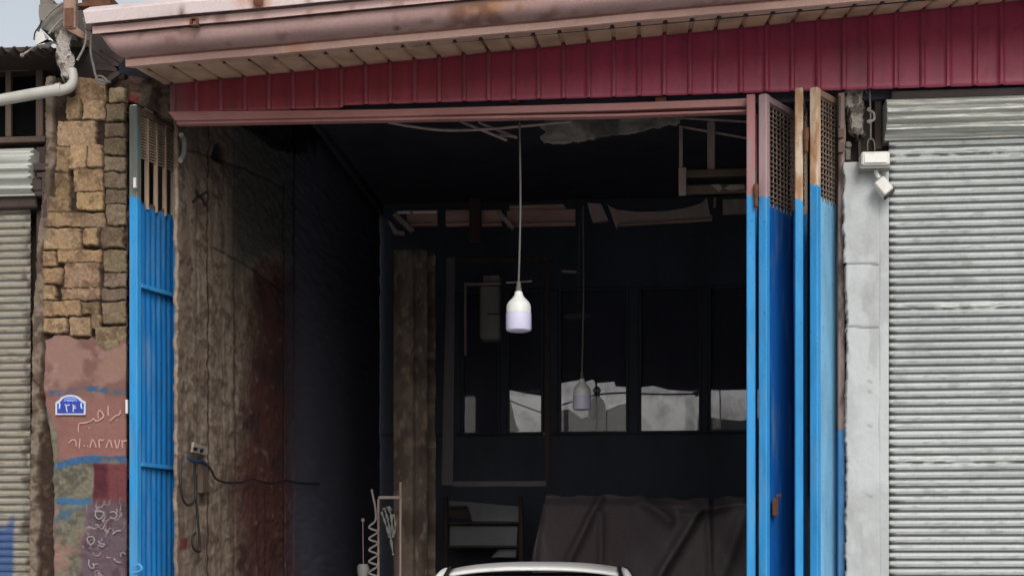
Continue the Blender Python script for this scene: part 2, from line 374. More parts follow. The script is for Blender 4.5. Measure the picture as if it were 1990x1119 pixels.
# painted writing on the pier (strokes a few mm proud of the plaster)
def strokes(lst, ox, oy, Y, r, sc=3.98):
    m = MB()
    for s in lst:
        pts = [P(ox+a/sc, oy+b/sc, Y) for a, b in s]
        if len(pts) == 1: pts = [pts[0]-Vector((.003, 0, 0)), pts[0]+Vector((.003, 0, 0))]
        elif len(pts) > 2: pts = cat_curve(pts, 5)
        m.tube(pts, r, 6, .35)
    return m
M['wpaint'] = paint('pale_pink_brush_paint', (196, 150, 142), (150, 108, 102), .8, 40, .7, (1, 1, 1))
strokes([[(607,1112),(610,1050),(655,1040),(700,1028),(722,1008),(740,1026),(768,1020),(800,992),(790,962),(768,944),(756,975),(762,1010)],
  [(835,905),(836,985)],[(932,942),(922,975),(895,986),(872,1004),(850,1027)],[(905,1020)],[(690,1080)]], 0, 560, -.0185, .0040).build('painted_writing', M['wpaint'], bld)
strokes([[(530,88),(556,62),(584,68),(590,112)],[(618,52),(612,125)],[(650,106)],[(678,108)],[(694,122),(716,58),(744,120)],[(770,124),(766,62),(790,66),(806,56)],
  [(820,122),(846,62),(868,120)],[(886,60),(906,126),(926,58)],[(944,62),(946,126)],[(944,78),(980,64)]], 0, 839, -.0185, .0040).build('painted_writing', M['wpaint'], bld)
M['wpaint2'] = paint('grey_white_brush_paint', (150, 142, 146), (112, 100, 108), .8, 60, .8, (1, 1, 1))
scr = strokes([[(735,620),(765,612),(800,622),(792,655),(762,672),(740,650),(738,622)],[(675,815),(712,808),(732,835),(705,872),(680,850),(672,818)],[(760,842),(780,862),(808,868),(790,885),(764,872)],
  [(690,985),(686,1020),(704,1050),(726,1046),(718,1012)],[(850,620),(885,616),(905,645),(880,668),(852,655)],[(870,790),(900,765),(935,762)],[(880,975),(900,1000),(935,1010)],[(760,1085),(790,1110)]],
  0, 839, -.0165, .0036)

rq = random.Random(12)
for i in range(9):
    cx, cy = rq.uniform(186, 240), rq.uniform(985, 1125); sz = rq.uniform(3, 7); a0 = rq.uniform(0, 6.28); sw_ = rq.uniform(1.6, 4.6)
    pts = [P(cx+sz*math.cos(a0+sw_*k/5)*(1+.3*rq.random()), cy+sz*1.1*math.sin(a0+sw_*k/5), -.0162) for k in range(6)]
    scr.tube(cat_curve(pts, 3), rq.uniform(.0016, .0034), 6, .35)
each(scr, 'painted_scribble', M['wpaint2'], bld)
# ---- red ribbed cladding over the door (tapers to the left)
PITCH = .1312; X0 = P(759, 200, -.03).x
def ribs(x, wd=.016, e=.007):
    t = np.abs(((x-X0)/PITCH+.5) % 1-.5)*PITCH
    return sm(wd/2+e, wd/2, t)
def xsamp(x0, x1, step=.02, wd=.016, e=.007):
    s = set(np.arange(x0, x1, step).round(4)); k = math.floor((x0-X0)/PITCH)
    while X0+k*PITCH < x1+.1:
        for q in (-wd/2-e, -wd/2-e*.5, -wd/2, wd/2, wd/2+e*.5, wd/2+e):
            v = X0+k*PITCH+q
            if x0 < v < x1: s.add(round(v, 4))
        k += 1
    return np.array(sorted(s))
xs = xsamp(P(330, 200, -.03).x, 3.6)
def clad_f(U, V, x, y):
    Z = 3.925+V*(zs(U)-3.925+.03)
    sheet = np.floor((U+2.6)/.93)
    n1 = fbm(U*3, Z*3, 4, 5); n2 = fbm(U*40, Z*14, 3, 8)
    d = ribs(U)*.013+(n1-.5)*.006
    red = sm(700, 1300, x)[..., None]
    c = lin((122, 46, 52))*(1-red)+lin((134, 52, 72))*red
    c = c*(.93+.14*((sheet*37 % 5)/5))[..., None]
    c = mixc(c, lin((116, 72, 72)), ribs(U)*.75*(1-.7*sm(1100, 1500, x)))
    c = mixc(c, lin((92, 58, 54)), sm(.5, .75, n1)*.4); n6 = fbm(U*45, Z*1.6, 3, 88); c = mixc(c, lin((150, 96, 98)), sm(.6, .8, n6)*.28); c = mixc(c, lin((70, 34, 38)), sm(.6, .85, fbm(U*30+9, Z*2, 3, 91))*.35); c = mixc(c, lin((86, 34, 44)), sm(.62, .75, n2)*.3)
    c = mixc(c, lin((104, 84, 74)), sm(380, 335, x)*.7)
    c = mixc(c, lin((150, 88, 96)), sm(.10, .02, V)*.45)
    # screw heads
    c = mixc(c, lin((70, 40, 40)), sm(.004, .002, np.hypot((((U-X0+.03)/PITCH) % 1-.5)*PITCH, (Z-3.95)))*.8)
    return d, c, None
def warp_clad(o):
    me = o.data; n = len(me.vertices); co = np.empty(n*3, np.float32); me.vertices.foreach_get('co', co); co = co.reshape(-1, 3)
    v = co[:, 2].copy(); x = co[:, 0]; co[:, 2] = 3.925+v*(zs(x)+.03-3.925)
    # the first sheets hang a few millimetres lower than the rest
    co[:, 2] -= (1-v)*np.where(x < P(668, 200, -.03).x, .014, 0)
    me.vertices.foreach_set('co', co.ravel()); me.update()
warp_clad(relief('fascia_cladding', xs, np.linspace(0, 1, 22), (0, -.03, 0), (1, 0, 0), (0, 0, 1), (0, -1, 0), clad_f, M['clad'], bld, .004, boost=(1.5, 1.0, 1.36), label='red ribbed sheet cladding over the doorway'))
# lintel: two steel rails and packing pieces
lz = lambda y, Y: P(900, y, Y).z
m = MB(); m.ppoly([(326,217),(740,212.5),(1200,200),(1452,192),(1452,206),(1200,213.5),(740,225.5),(340,233.5)], -.05, .015)
m.ppoly([(343,236),(740,228),(1200,220.5),(1452,213.5),(1452,217.5),(1200,225.5),(740,233.5),(343,241)], -.03, .015)
m.ppoly([(345,226),(740,219),(1200,207),(1452,199),(1452,209),(1200,217),(740,226),(345,235)], .02, .04)
m.build('lintel', M['steel_pink'], bld, wob=.0015)
m = MB()
for px in (999, 1285): m.pbox(px-12, px+10, 187, 199, -.005, .04)
each(m, 'packing_piece', M['rust'], bld)
m = MB(); m.bb(XL, 3.4, .055, .1, 3.90, 4.08); m.build('header_board', M['dark'], bld)

# ---- soffit: ribbed sheet seen from below
def sof_f(U, V, x, y):
    # V 0 = front, 1 = wall
    n1 = fbm(U*8, V*3, 4, 12); r = ribs(U, .02, .005)
    d = r*.017+(n1-.5)*.003
    c = np.ones(U.shape+(3,))*lin((128, 108, 92)); c = mixc(c, lin((92, 76, 64)), sm(.4, .7, n1)*.6); c = mixc(c, lin((138, 118, 102)), r*.6)
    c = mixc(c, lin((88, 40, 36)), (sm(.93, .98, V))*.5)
    return d, c, None
xs2 = xsamp(P(262, 140, -.5).x, 3.6, wd=.02, e=.005)
so_ = relief('soffit', xs2, np.linspace(0, 1, 12), (0, 0, 0), (1, 0, 0), (0, 1, 0), (0, 0, 1), sof_f, M['gutter'], bld, .004, boost=(2.8, 2.7, 2.6), label='ribbed tan underside of the eave')
me = so_.data; n = len(me.vertices); co = np.empty(n*3, np.float32); me.vertices.foreach_get('co', co); co = co.reshape(-1, 3)
lipz = lambda x: 3.990+.0541*(x+2.611)
v = co[:, 1].copy(); x = co[:, 0]; co[:, 1] = -.545+v*(.545-.033); co[:, 2] += lipz(x)*(1-v)+(zs(x)-.002)*v
# skew the left end along the roof verge
me.vertices.foreach_set('co', co.ravel()); me.update()
# ---- gutter: long painted profile with its left end cut on the slant
prof = [(262,133,-.50),(246,131,-.535),(244,130,-.553),(244,117,-.566),(243,113,-.545),(236,111,-.575),(227,106,-.62),(217,98,-.652),(209,88,-.672),(202,78,-.681),(197,70,-.684),(193,65,-.672),(189,67,-.70),
        (180,66,-.712),(179,52,-.716),(180,49,-.70),(176,47,-.70),(170,47,-.742),(167,46,-.752),(162,24,-.762),(161,21,-.755),(175,14,-.60),(230,40,-.40),(262,100,-.40)]
gp = [P(a, b, c) for a, b, c in prof]
gxs = np.concatenate([np.arange(0, 4.6, .03), np.arange(4.6, 7, .2)])
n_p = len(gp); GU, GI = np.meshgrid(gxs, np.arange(n_p))
gx = np.array([p.x for p in gp]); gy = np.array([p.y for p in gp]); gz = np.array([p.z for p in gp])
X = gx[GI]+GU; Yg = gy[GI]; Z = gz[GI]+.0541*GU
nn = fbm(X*3, GI*.35, 4, 15); n5 = fbm(X*14, GI*.8, 3, 19)
Yg = Yg+(nn-.5)*.004; Z = Z+(fbm(X*1.2, GI*0.0, 3, 2)-.5)*.008
ppx, ppy = PX(X, Yg, Z)
c = np.ones(X.shape+(3,))*lin((152, 122, 116))
up = (GI >= 17) & (GI <= 21); c[up] = lin((178, 162, 158)); b2 = (GI >= 13) & (GI <= 15); c[b2] = lin((176, 146, 138)); lp = (GI >= 1) & (GI <= 4); c[lp] = lin((182, 146, 132))
gap = ((GI == 11) | (GI == 12) | (GI == 16)); c[gap] = lin((70, 40, 34))  # gaps between the bands coloured dark as if in shadow
c = mixc(c, lin((120, 88, 80)), sm(.5, .8, nn)*.4)
def blob(x0, x1, i0, i1, s=1): return sm(x0-20, x0+20, ppx+(n5-.5)*60)*sm(x1+20, x1-20, ppx+(n5-.5)*60)*((GI >= i0) & (GI <= i1))*s
c = mixc(c, lin((165, 112, 74)), blob(470, 530, 17, 21, .8)*sm(.3, .5, n5)); c = mixc(c, lin((105, 60, 40)), blob(488, 512, 18, 21, .9))
c = mixc(c, lin((160, 112, 70)), blob(905, 1060, 8, 11, .9)*sm(.3, .55, n5)); c = mixc(c, lin((105, 70, 56)), blob(870, 1090, 5, 9, .8)*sm(.42, .6, n5))
c = mixc(c, lin((172, 122, 88)), blob(560, 600, 1, 4, .8)); c = mixc(c, lin((110, 80, 70)), (n5 > .74)*.6*(GI > 4))
c = mixc(c, lin((84, 48, 42)), sm(.007, .003, np.abs(X-P(768, 40, -.65).x))*((GI > 3) & (GI < 13))); c = mixc(c, lin((96, 66, 60)), sm(.007, .003, np.abs(X-P(353, 30, -.76).x))*((GI > 16)))
c = np.clip(c*np.array([1.55, 1.62, 1.72]), 0, .85)
vs = np.stack([X, Yg, Z], -1).reshape(-1, 3); nu = len(gxs); fs = []
for i in range(n_p):
    j = (i+1) % n_p
    for k in range(nu-1): fs.append((i*nu+k, i*nu+k+1, j*nu+k+1, j*nu+k))
fs.append(tuple(i*nu for i in range(n_p)))
me = bpy.data.meshes.new('gutter'); me.from_pydata(vs.tolist(), [], fs); me.update()
at = me.color_attributes.new('Col', 'FLOAT_COLOR', 'POINT'); at.data.foreach_set('color', np.concatenate([c.reshape(-1, 3), np.ones((len(vs), 1))], 1).ravel().astype(np.float32))
me.polygons.foreach_set('use_smooth', [4 <= k//(nu-1) < 10 for k in range(len(me.polygons))])
gut = link(me, 'gutter', bld, M['gutter']); tag(gut, 'long dull pink painted gutter with rust stains')
# bracket clip on the gutter
m = MB(); 
for a, b_ in (((369, 36, 373, 49)), ((380, 36, 384, 49))) if False else (): pass
m.pbox(368, 372, 35, 50, -.735, -.70); m.pbox(380, 384, 35, 50, -.735, -.70); m.pbox(372, 380, 34, 37, -.735, -.70); m.pbox(372, 380, 47, 50, -.735, -.70)
m.build('clip', M['rust'], gut)
m = MB(); m.lathe((0, 0, 0), [(.001, -.004), (.022, -.003), (.026, 0), (.018, .004), (.006, .006), (.001, .006)], 14)
q = P(502, 3, -.775); m.v = [(q.x+a, q.y-c_, q.z+b_) for a, b_, c_ in m.v]; m.build('rusty_stub', M['rust'], gut, True)

# ---- roof and inner shell
m = MB()
fz = lambda x: zs(x)+.06
xl, xr = XL-.16, 3.6
for (a, b_, c_, d_) in (((-.42, .06), (1.2, .85), 0, 0),): pass
v = []
for x in (xl, xr):
    v += [(x, -.40, lipz(x)+.02), (x, .1, fz(x)+.02), (x, 1.3, 4.86), (x, 6.15, 4.95), (x, 6.15, 5.05), (x, 1.3, 4.96), (x, .1, fz(x)+.10), (x, -.40, lipz(x)+.07)]
m.add(v, [tuple(range(8)), tuple(range(15, 7, -1))]+[(i, (i+1) % 8, 8+(i+1) % 8, 8+i) for i in range(8)])
m.build('roof', M['dark'], bld)
MB().bb(3.2, 3.35, .12, 6.1, 0, 4.9).build('side_wall', M['soot'], bld)

# left inner wall: board-marked concrete near the door, then darker grey and old dark red paint
YW = np.concatenate([np.arange(.05, 2.6, .010), np.arange(2.6, 6.0, .08)])
def wall_f(U, V, x, y):
    n1 = fbm(U*8, V*17, 4, 3); n2 = fbm(U*20, V*44, 3, 7); n3 = fbm(U*3, V*5, 4, 17); n4 = fbm(U*16, V*2.5, 3, 27)
    d = (n1-.5)*.022+(n2-.5)*.010
    c = np.ones(x.shape+(3,))*lin((140, 123, 109)); c = mixc(c, lin((90, 74, 64)), sm(.48, .62, n1)*.75); c = mixc(c, lin((158, 144, 128)), sm(.52, .66, n2)*.55)
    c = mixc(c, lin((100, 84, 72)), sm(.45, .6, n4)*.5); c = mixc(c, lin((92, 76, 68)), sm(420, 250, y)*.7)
    # board joints
    for xc, wd, dk, y0 in ((405, 1.6, .9, 200), (383, 1.3, .35, 230), (456, 2.2, .5, 200), (432, 1, .3, 300)):
        g = sm(wd+1.2, wd*.4, np.abs(x-xc-3*(fbm(V*2, V*0, 2, 5)-.5)*2)); c = mixc(c, lin((44, 34, 30)), g*dk); d = d-g*.008*dk
    redge = 468+10*np.sin(y*.013)+18*(n3-.5)+10*(n1-.5)-26*sm(840, 960, y)
    redm = sm(redge-2, redge+2, x)*sm(500, 560, y+(n3-.5)*60)
    grm = sm(446, 458, x+(n1-.5)*8)*(1-sm(480, 540, y+(n3-.5)*60))
    c = mixc(c, lin((84, 82, 80)), grm); c = mixc(c, lin((92, 56, 52))*.85, redm*sm(redge-6, redge+46, x)**.6); c = mixc(c, lin((72, 48, 47))*.8, redm*sm(.45, .7, n3))
    c = mixc(c, lin((128, 110, 100)), redm*sm(.70, .76, n1)*.5)
    # bluish grey part deep inside
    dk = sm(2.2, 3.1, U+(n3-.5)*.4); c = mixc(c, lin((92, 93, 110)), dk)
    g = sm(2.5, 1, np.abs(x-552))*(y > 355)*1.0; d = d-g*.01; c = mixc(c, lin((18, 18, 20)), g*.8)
    # hole and chiselled cross
    h = sm(1.15, .8, np.hypot((x-427)/13, (y-298)/20+(n1-.5)*.6)); d = d-h*.045; c = mixc(c, lin((38, 32, 30)), h*.95)
    for (ax, ay, bx, by) in ((376, 392, 404, 372), (384, 372, 402, 400)):
        t = np.clip(((x-ax)*(bx-ax)+(y-ay)*(by-ay))/((bx-ax)**2+(by-ay)**2), 0, 1)
        s = np.hypot(x-ax-t*(bx-ax), y-ay-t*(by-ay)); g = sm(3.6, 1.6, s); c = mixc(c, lin((32, 26, 24)), g*.9); d = d-g*.008
    # cracks
    for pts in (((350, 286), (378, 296), (405, 302), (470, 325), (548, 362)), ((412, 480), (440, 492), (476, 512), (548, 566))):
        for (ax, ay), (bx, by) in zip(pts[:-1], pts[1:]):
            t = np.clip(((x-ax)*(bx-ax)+(y-ay)*(by-ay))/((bx-ax)**2+(by-ay)**2), 0, 1)
            s = np.hypot(x-ax-t*(bx-ax), y-ay-t*(by-ay)+(n1-.5)*6); g = sm(2.2, .8, s); c = mixc(c, lin((34, 27, 25)), g*.85); d = d-g*.008
    # small red painted square, grooves, chased channel under the socket
    c = mixc(c, lin((128, 66, 62)), ((x > 349) & (x < 366) & (y > 1046) & (y < 1067))*1.0)
    g = sm(7, 4, np.abs(x-395))*sm(880, 890, y)*sm(990, 975, y+(n1-.5)*20); d = d-g*.02; c = mixc(c, lin((84, 66, 54)), g*.8)
    for xc in (500, 515): g = sm(2.5, 1, np.abs(x-xc))*sm(940, 960, y); c = mixc(c, lin((52, 22, 24)), g*.6)
    # ragged top edge of the concrete
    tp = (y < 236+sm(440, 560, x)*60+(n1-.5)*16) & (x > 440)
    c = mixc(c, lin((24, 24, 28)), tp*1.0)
    return d, c, None
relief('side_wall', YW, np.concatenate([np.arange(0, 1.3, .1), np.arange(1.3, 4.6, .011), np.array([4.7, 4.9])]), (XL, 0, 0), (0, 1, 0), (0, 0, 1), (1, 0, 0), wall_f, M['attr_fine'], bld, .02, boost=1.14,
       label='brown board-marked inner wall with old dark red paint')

MB().bb(XL-.14, XL+.03, 1.25, 6.1, 4.84, 5.0).build('leak_block', M['dark'], bld)  # added box closing the roof gap where daylight leaked in
# ---- rear wall with windows on to a yard
YR = 6.0
def xr_(px): return P(px, 800, YR).x
panes = [(897, 972), (985, 1056), (1086, 1221), (1242, 1363), (1377, 1500)]
zb = P(1200, 842, YR).z; zt = P(1200, 560, YR).z
m = MB(); m.bb(XL-.1, 3.3, YR, YR+.16, 0, zb); m.bb(XL-.1, 3.3, YR, YR+.16, zt, 4.98); m.bb(XL-.1, xr_(897), YR, YR+.16, zb, zt); m.bb(xr_(1500), 3.3, YR, YR+.16, zb, zt)
for a, b_ in zip(panes[:-1], panes[1:]): m.bb(xr_(a[1]), xr_(b_[0]), YR, YR+.16, zb, zt)
rw = m.build('rear_wall', paint('darkened_rear_plaster', (80, 84, 96), (62, 65, 76), .95, 2.5, .8, g=1, spec=.1), bld, label='dark rear wall pierced by a row of windows')  # darker copy of the wall plaster, shade put into its colour
gm, n, b = newmat('dusty_glass'); n.nodes.remove(b)
tr = n.nodes.new('ShaderNodeBsdfTransparent'); tr.inputs[0].default_value = (.8, .8, .82, 1); gl = n.nodes.new('ShaderNodeBsdfGlossy'); gl.inputs['Roughness'].default_value = .03; gl.inputs[0].default_value = (.9, .9, .9, 1)
ms_ = n.nodes.new('ShaderNodeMixShader'); ms_.inputs[0].default_value = .02; n.links.new(tr.outputs[0], ms_.inputs[1]); n.links.new(gl.outputs[0], ms_.inputs[2]); n.links.new(ms_.outputs[0], n.nodes['Material Output'].inputs[0])
M['glass'] = gm
added_blinds = [[(890,556),(978,556),(978,850),(890,850)], [(985,560),(1056,560),(1056,769),(1022,764),(988,757),(990,770),(1003,826),(1010,836),(985,845)],
          [(1086,560),(1221,560),(1221,752),(1196,750),(1194,741),(1158,744),(1152,737),(1135,742),(1128,737),(1090,744),(1086,752)],
          [(1242,560),(1363,560),(1363,768),(1352,770),(1345,760),(1300,757),(1270,749),(1245,752)], [(1377,560),(1500,560),(1500,756),(1377,758)]]
M['added_blind'] = paint('added_dark_blind', (108, 112, 128), (88, 92, 106), .9, 4, .6, g=1)
for i, (a, b_) in enumerate(panes):
    f = MB(); x0, x1 = xr_(a), xr_(b_); t = .022
    f.bb(x0, x0+t, YR-.015, YR+.05, zb, zt); f.bb(x1-t, x1, YR-.015, YR+.05, zb, zt); f.bb(x0+t, x1-t, YR-.013, YR+.05, zb, zb+t); f.bb(x0+t, x1-t, YR-.013, YR+.05, zt-t, zt)
    win = f.build('window', rw.data.materials[0], bld)
    MB().bb(x0+t, x1-t, YR+.02, YR+.026, zb+t, zt-t).build('pane', M['glass'], win)
    MB().ppoly(added_blinds[i], YR+.06, YR+.075).build('added_blind', M['added_blind'], win)  # sheet added to black out the upper part of the pane
# yard behind
M['yardwall'] = paint('pale_yard_plaster', (158, 158, 156), (92, 92, 92), .9, 5, .9, (1, 1, 1), g=.85)  # darker blotches imitate broken reflections in the panes
MB().bb(-4, 4.5, 9.3, 9.5, 0, 4.4).build('yard_wall', M['yardwall'], label='pale plastered yard wall seen through the rear windows', cat='wall')
def mound(name, pts, Y, lab):
    m = MB(); base = [P(x, y, Y) for x, y in pts]; m.poly(base, Y, Y+.5)
    m.build(name, paint(name+'_cloth', (72, 72, 74), (52, 50, 52), .9, 4, .8, g=.45), label=lab, cat='tarpaulin', wob=.01)
mound('tarpaulin', [(1040,1000),(1060,850),(1075,798),(1105,793),(1130,812),(1165,803),(1200,789),(1235,780),(1238,900),(1236,1000)], 8.6, 'grey tarpaulin heap beyond the wide middle rear window')
mound('tarpaulin', [(1352,1000),(1356,900),(1358,808),(1400,815),(1440,818),(1560,800),(1570,1000)], 8.6, 'grey tarpaulin heap beyond the rear window nearest the blue door')
for pp, lb in (([(1225, 764), (1300, 766), (1375, 764)], 'thin dark cable crossing behind the pale rear window'),
               ([(985, 775), (1010, 786), (1065, 806)], 'thin dark cable crossing behind the slanted rear pane'),
               ([(1075, 792), (1120, 778), (1165, 766), (1235, 762)], 'thin dark cable crossing behind the middle rear window')):
    MB().tube(pcurve(pp, 7.6), .009, 6).build('yard_cable', M['black'], label=lb, cat='cable')
MB().tube(pcurve([(1398, 740), (1400, 800), (1399, 835)], 7.6), .008, 6).build('yard_cable', M['black'], label='dark cable hanging upright behind the rightmost rear window', cat='cable')

hl = thing('bulb_reflection', 'dark lantern silhouette standing in for a mirrored bulb behind the wide middle rear window', 'reflection', P(1160, 815, 6.9))  # added dark body imitating a bulb's reflection in the glass
MB().lathe(P(1160, 815, 6.9), [(.05, 0), (.085, .01), (.088, .14), (.07, .19), (.03, .23), (.03, .27), (.045, .29), (.02, .33)], 18).build('reflection_body', M['black'], hl, True)
MB().tube([P(1160, 755, 6.9), P(1157, 735, 6.9), P(1150, 560, 6.9)], .01, 6).build('cord', M['black'], hl)
# ------------------------------------------------------------------ right-hand shop: white pier and roller shutter
shop = thing('neighbour_shop', 'white plastered shop front with a closed pale roller shutter beside the garage', 'shop', (1.9, 0, 0))
def col_f(U, V, x, y):
    n1 = fbm(U*6, V*5, 4, 3); n2 = fbm(U*40, V*40, 3, 8); n3 = fbm(U*14, V*3, 3, 4)
    d = (n1-.5)*.012+(n2-.5)*.003
    c = np.ones(x.shape+(3,))*lin((200, 202, 200)); c = mixc(c, lin((178, 178, 176)), sm(.42, .7, n1)*.7); c = mixc(c, lin((158, 156, 152)), sm(.6, .75, n3)*.4)
    for yy, x0 in ((513, 1600), (636, 1600)):
        g = sm(2.6, 1, np.abs(y-yy-(n1-.5)*10))*(x < 1708); d = d-g*.006; c = mixc(c, lin((112, 106, 100)), g*.75)
    g = sm(1.6, .6, np.abs(x-1709-(fbm(V*4, V*0, 3, 4)-.5)*4)); d = d-g*.003; c = mixc(c, lin((160, 158, 152)), g*.5*sm(.4, .6, n3))
    for yy in (742, 762, 828, 965): 
        g = sm(4, 1, np.hypot((x-1690)/2.2, y-yy-(x-1690)*.4)); c = mixc(c, lin((150, 148, 144)), g*.6); d = d-g*.003
    le = 1640+3*(fbm(V*9, V*0, 3, 8)-.5)*3+(5*(y > 512))
    c = mixc(c, lin((120, 104, 94)), sm(5, 1, x-le)*.6*sm(.4, .6, n2))
    return d, c, (x > le)
relief('plaster_pier', np.arange(P(1636, 500, -.06).x, P(1728, 500, -.06).x, .004), np.arange(0, P(1680, 312, -.06).z, .008), (0, -.06, 0), (1, 0, 0), (0, 0, 1), (0, -1, 0), col_f, M['plaster'], shop, .16, boost=(.90, .93, .97), label='white plastered pier')
zS = P(1850, 268, .05).z
def shut(SP, left, cols, seams):
    def f(U, V, x, y):
        t = (V/SP) % 1; k = np.floor(V/SP)
        rnd = vn(k*3.1, k*0+.5, 3)
        big = np.zeros_like(t)
        for s in seams: big = np.maximum(big, (np.abs(k-s) < .5)*1.0)
        h = np.where(t < .20, 0, .62*np.sin(np.clip((t-.20)/.34, 0, 1)*math.pi*.5)**.6+.38*np.sin(np.clip((t-.20)/.80, 0, 1)*math.pi)**.7-.12*np.exp(-((t-.52)/.05)**2)-.5*sm(.86, 1, t))
        n1 = fbm(U*2.2, V*1.5, 4, 3); n2 = fbm(U*16, V*60, 3, 8); n3 = fbm(U*30, k*1.7, 3, 18)
        d = h*.0090*(.9+.2*rnd)+(n1-.5)*.010+(n3-.5)*.003*h
        dent = big*sm(.5, .62, fbm(U*11, V*30, 2, 5)); d = d-dent*.006
        c0, c1, c2 = cols
        c = np.ones(x.shape+(3,))*lin(c0); c = mixc(c, lin(c1), sm(.42, .66, n1)*.6); c = mixc(c, lin(c2), sm(.60, .74, n2)*.55)
        c = c*(.9+.15*rnd)[..., None]
        c = mixc(c, lin((52, 52, 50)), sm(.30, .22, t)*.9); c = mixc(c, lin((120, 122, 118)), np.exp(-((t-.52)/.05)**2)*.6); c = mixc(c, lin((110, 112, 108)), sm(.40, .28, t)*.7); c = mixc(c, lin((150, 150, 147)), sm(.66, .76, fbm(U*5, V*22, 3, 61))*.35)  # shade of groove and notch put into the slat colour
        c = mixc(c, lin((226, 228, 222)), big*sm(.45, .6, n2)*.6)
        if left > 0:
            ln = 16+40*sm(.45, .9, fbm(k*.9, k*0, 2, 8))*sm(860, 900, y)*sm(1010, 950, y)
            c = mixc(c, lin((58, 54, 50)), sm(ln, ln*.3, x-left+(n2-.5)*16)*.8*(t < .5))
            for bx, by, rr in ((1872, 545, 13), (1880, 515, 9), (1876, 450, 5), (1935, 345, 4), (1855, 510, 4)):
                c = mixc(c, lin((110, 112, 106)), sm(1.1, .5, np.hypot((x-bx)/rr/2, (y-by)/rr)+(n2-.5))*.4)
        else:
            c = mixc(c, lin((70, 58, 50)), sm(18, 4, 60-x+(n2-.5)*30)*.85*sm(.35, .6, n3)); c = mixc(c, lin((44, 78, 130)), sm(34, 26, x-(n1-.5)*20)*sm(1006, 1030, y+(n1-.5)*40+sm(10, 30, x)*20)*.9)
            c = mixc(c, lin((96, 82, 68)), sm(.5, .7, n1)*.4)
        return np.where(t < .02, 0, d), c, None
    return f
SP = 15.82/378.5
tt = np.array([0, .08, .18, .24, .30, .38, .46, .52, .58, .68, .80, .90, .96])
def rows(z0, z1, SP): 
    r = np.concatenate([(k+tt)*SP for k in range(int(z0/SP), int(z1/SP)+2)]); return r[(r >= z0) & (r <= z1)]
sa = thing  # alias kept short
seamk = [int(P(1850, yy, .05).z/SP) for yy in (301, 601, 900)]
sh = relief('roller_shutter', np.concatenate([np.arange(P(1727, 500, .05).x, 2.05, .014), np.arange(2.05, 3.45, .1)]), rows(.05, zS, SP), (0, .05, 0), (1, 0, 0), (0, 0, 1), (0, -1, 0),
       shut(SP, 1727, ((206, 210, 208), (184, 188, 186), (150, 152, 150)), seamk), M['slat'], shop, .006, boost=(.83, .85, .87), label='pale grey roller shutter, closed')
# rolled part above: a drum of heavier corrugations
pr = []
z0, z1 = zS-.01, P(1850, 190, -.02).z
dr = MB(); N = 56; pts = []
for i in range(N+1):
    t = i/N; z = z0+(z1-z0)*t
    bulge = .105*math.sin(math.pi*.5*min(1, (t+.03)/.52))-.03*max(0, t-.75)*4
    rib = .0105*math.cos(t*2*math.pi*4.6)+.0055*math.cos(t*2*math.pi*9.7+1)
    pts.append((-(bulge+rib)+.05, z))
xa_, xb_ = P(1722, 230, -.02).x, 3.4
v = []
NX = 40
for j in range(NX+1):
    x = xa_+(xb_-xa_)*j/NX
    for k, (y, z) in enumerate(pts): v.append((x, y+.002*math.sin(x*9+k*.7)+.001*math.sin(x*31+k*2), z))
fs = [(j*(N+1)+k, (j+1)*(N+1)+k, (j+1)*(N+1)+k+1, j*(N+1)+k+1) for j in range(NX) for k in range(N)]
bk = len(v)
v += [(xa_, .14, z0), (xa_, .14, z1), (xb_, .14, z1), (xb_, .14, z0)]
fs += [(bk, bk+1)+tuple(range(N, -1, -1)), (N, bk+1, bk+2, NX*(N+1)+N), (bk, 0, NX*(N+1), bk+3)]
dr.add(v, fs)
M['drum'] = paint('drum_metal', (196, 198, 192), (96, 94, 88), .42, 7, .6, (.25, 6, 14), metal=.15, bmp=.1)
dr.build('rolled_shutter', M['drum'], shop, True, label='rolled upper part of the shutter')
MB().bb(xa_+.03, 3.5, -.005, .16, z1+.004, 3.922).build('header_shadow_strip', paint('header_shadow_grey', (70, 60, 58), (44, 38, 38), .8, 6, .7), shop)  # dark strip added for the shadow above the drum
# recess over the white pier with its broken plaster
MB().bb(P(1636, 250, .13).x, P(1730, 250, .13).x, .14, .3, 3.4, 3.98).build('recess_back', M['dark_steel'], shop)
MB().pbox(1700, 1714, 182, 290, .08, .13).pbox(1668, 1673, 268, 312, .06, .12).build('recess_post', M['dark_steel'], shop)
def lump_f(U, V, x, y):
    n1 = fbm(U*30, V*30, 4, 3)
    d = .02+(n1-.5)*.05; c = np.ones(x.shape+(3,))*lin((176, 168, 160)); c = mixc(c, lin((84, 74, 68)), sm(.5, .6, n1)*.8)
    lx = 1644+sm(200, 240, y)*12+(n1-.5)*8; rx = 1677+(n1-.5)*4
    return d, c, (x > lx) & (x < rx) & (y < 264+(n1-.5)*10)
relief('plaster_remnant', np.arange(P(1638, 230, .05).x, P(1684, 230, .05).x, .0035), np.arange(P(1650, 268, .05).z, 3.96, .0035), (0, .05, 0), (1, 0, 0), (0, 0, 1), (0, -1, 0), lump_f, M['attr'], shop, .05)
MB().lathe(P(1648, 282, .05), [(.004, -.02), (.016, -.014), (.019, 0), (.014, .013), (.003, .018)], 12).pbox(1643, 1653, 288, 311, .045, .08).build('stub', M['concrete'], shop, True)

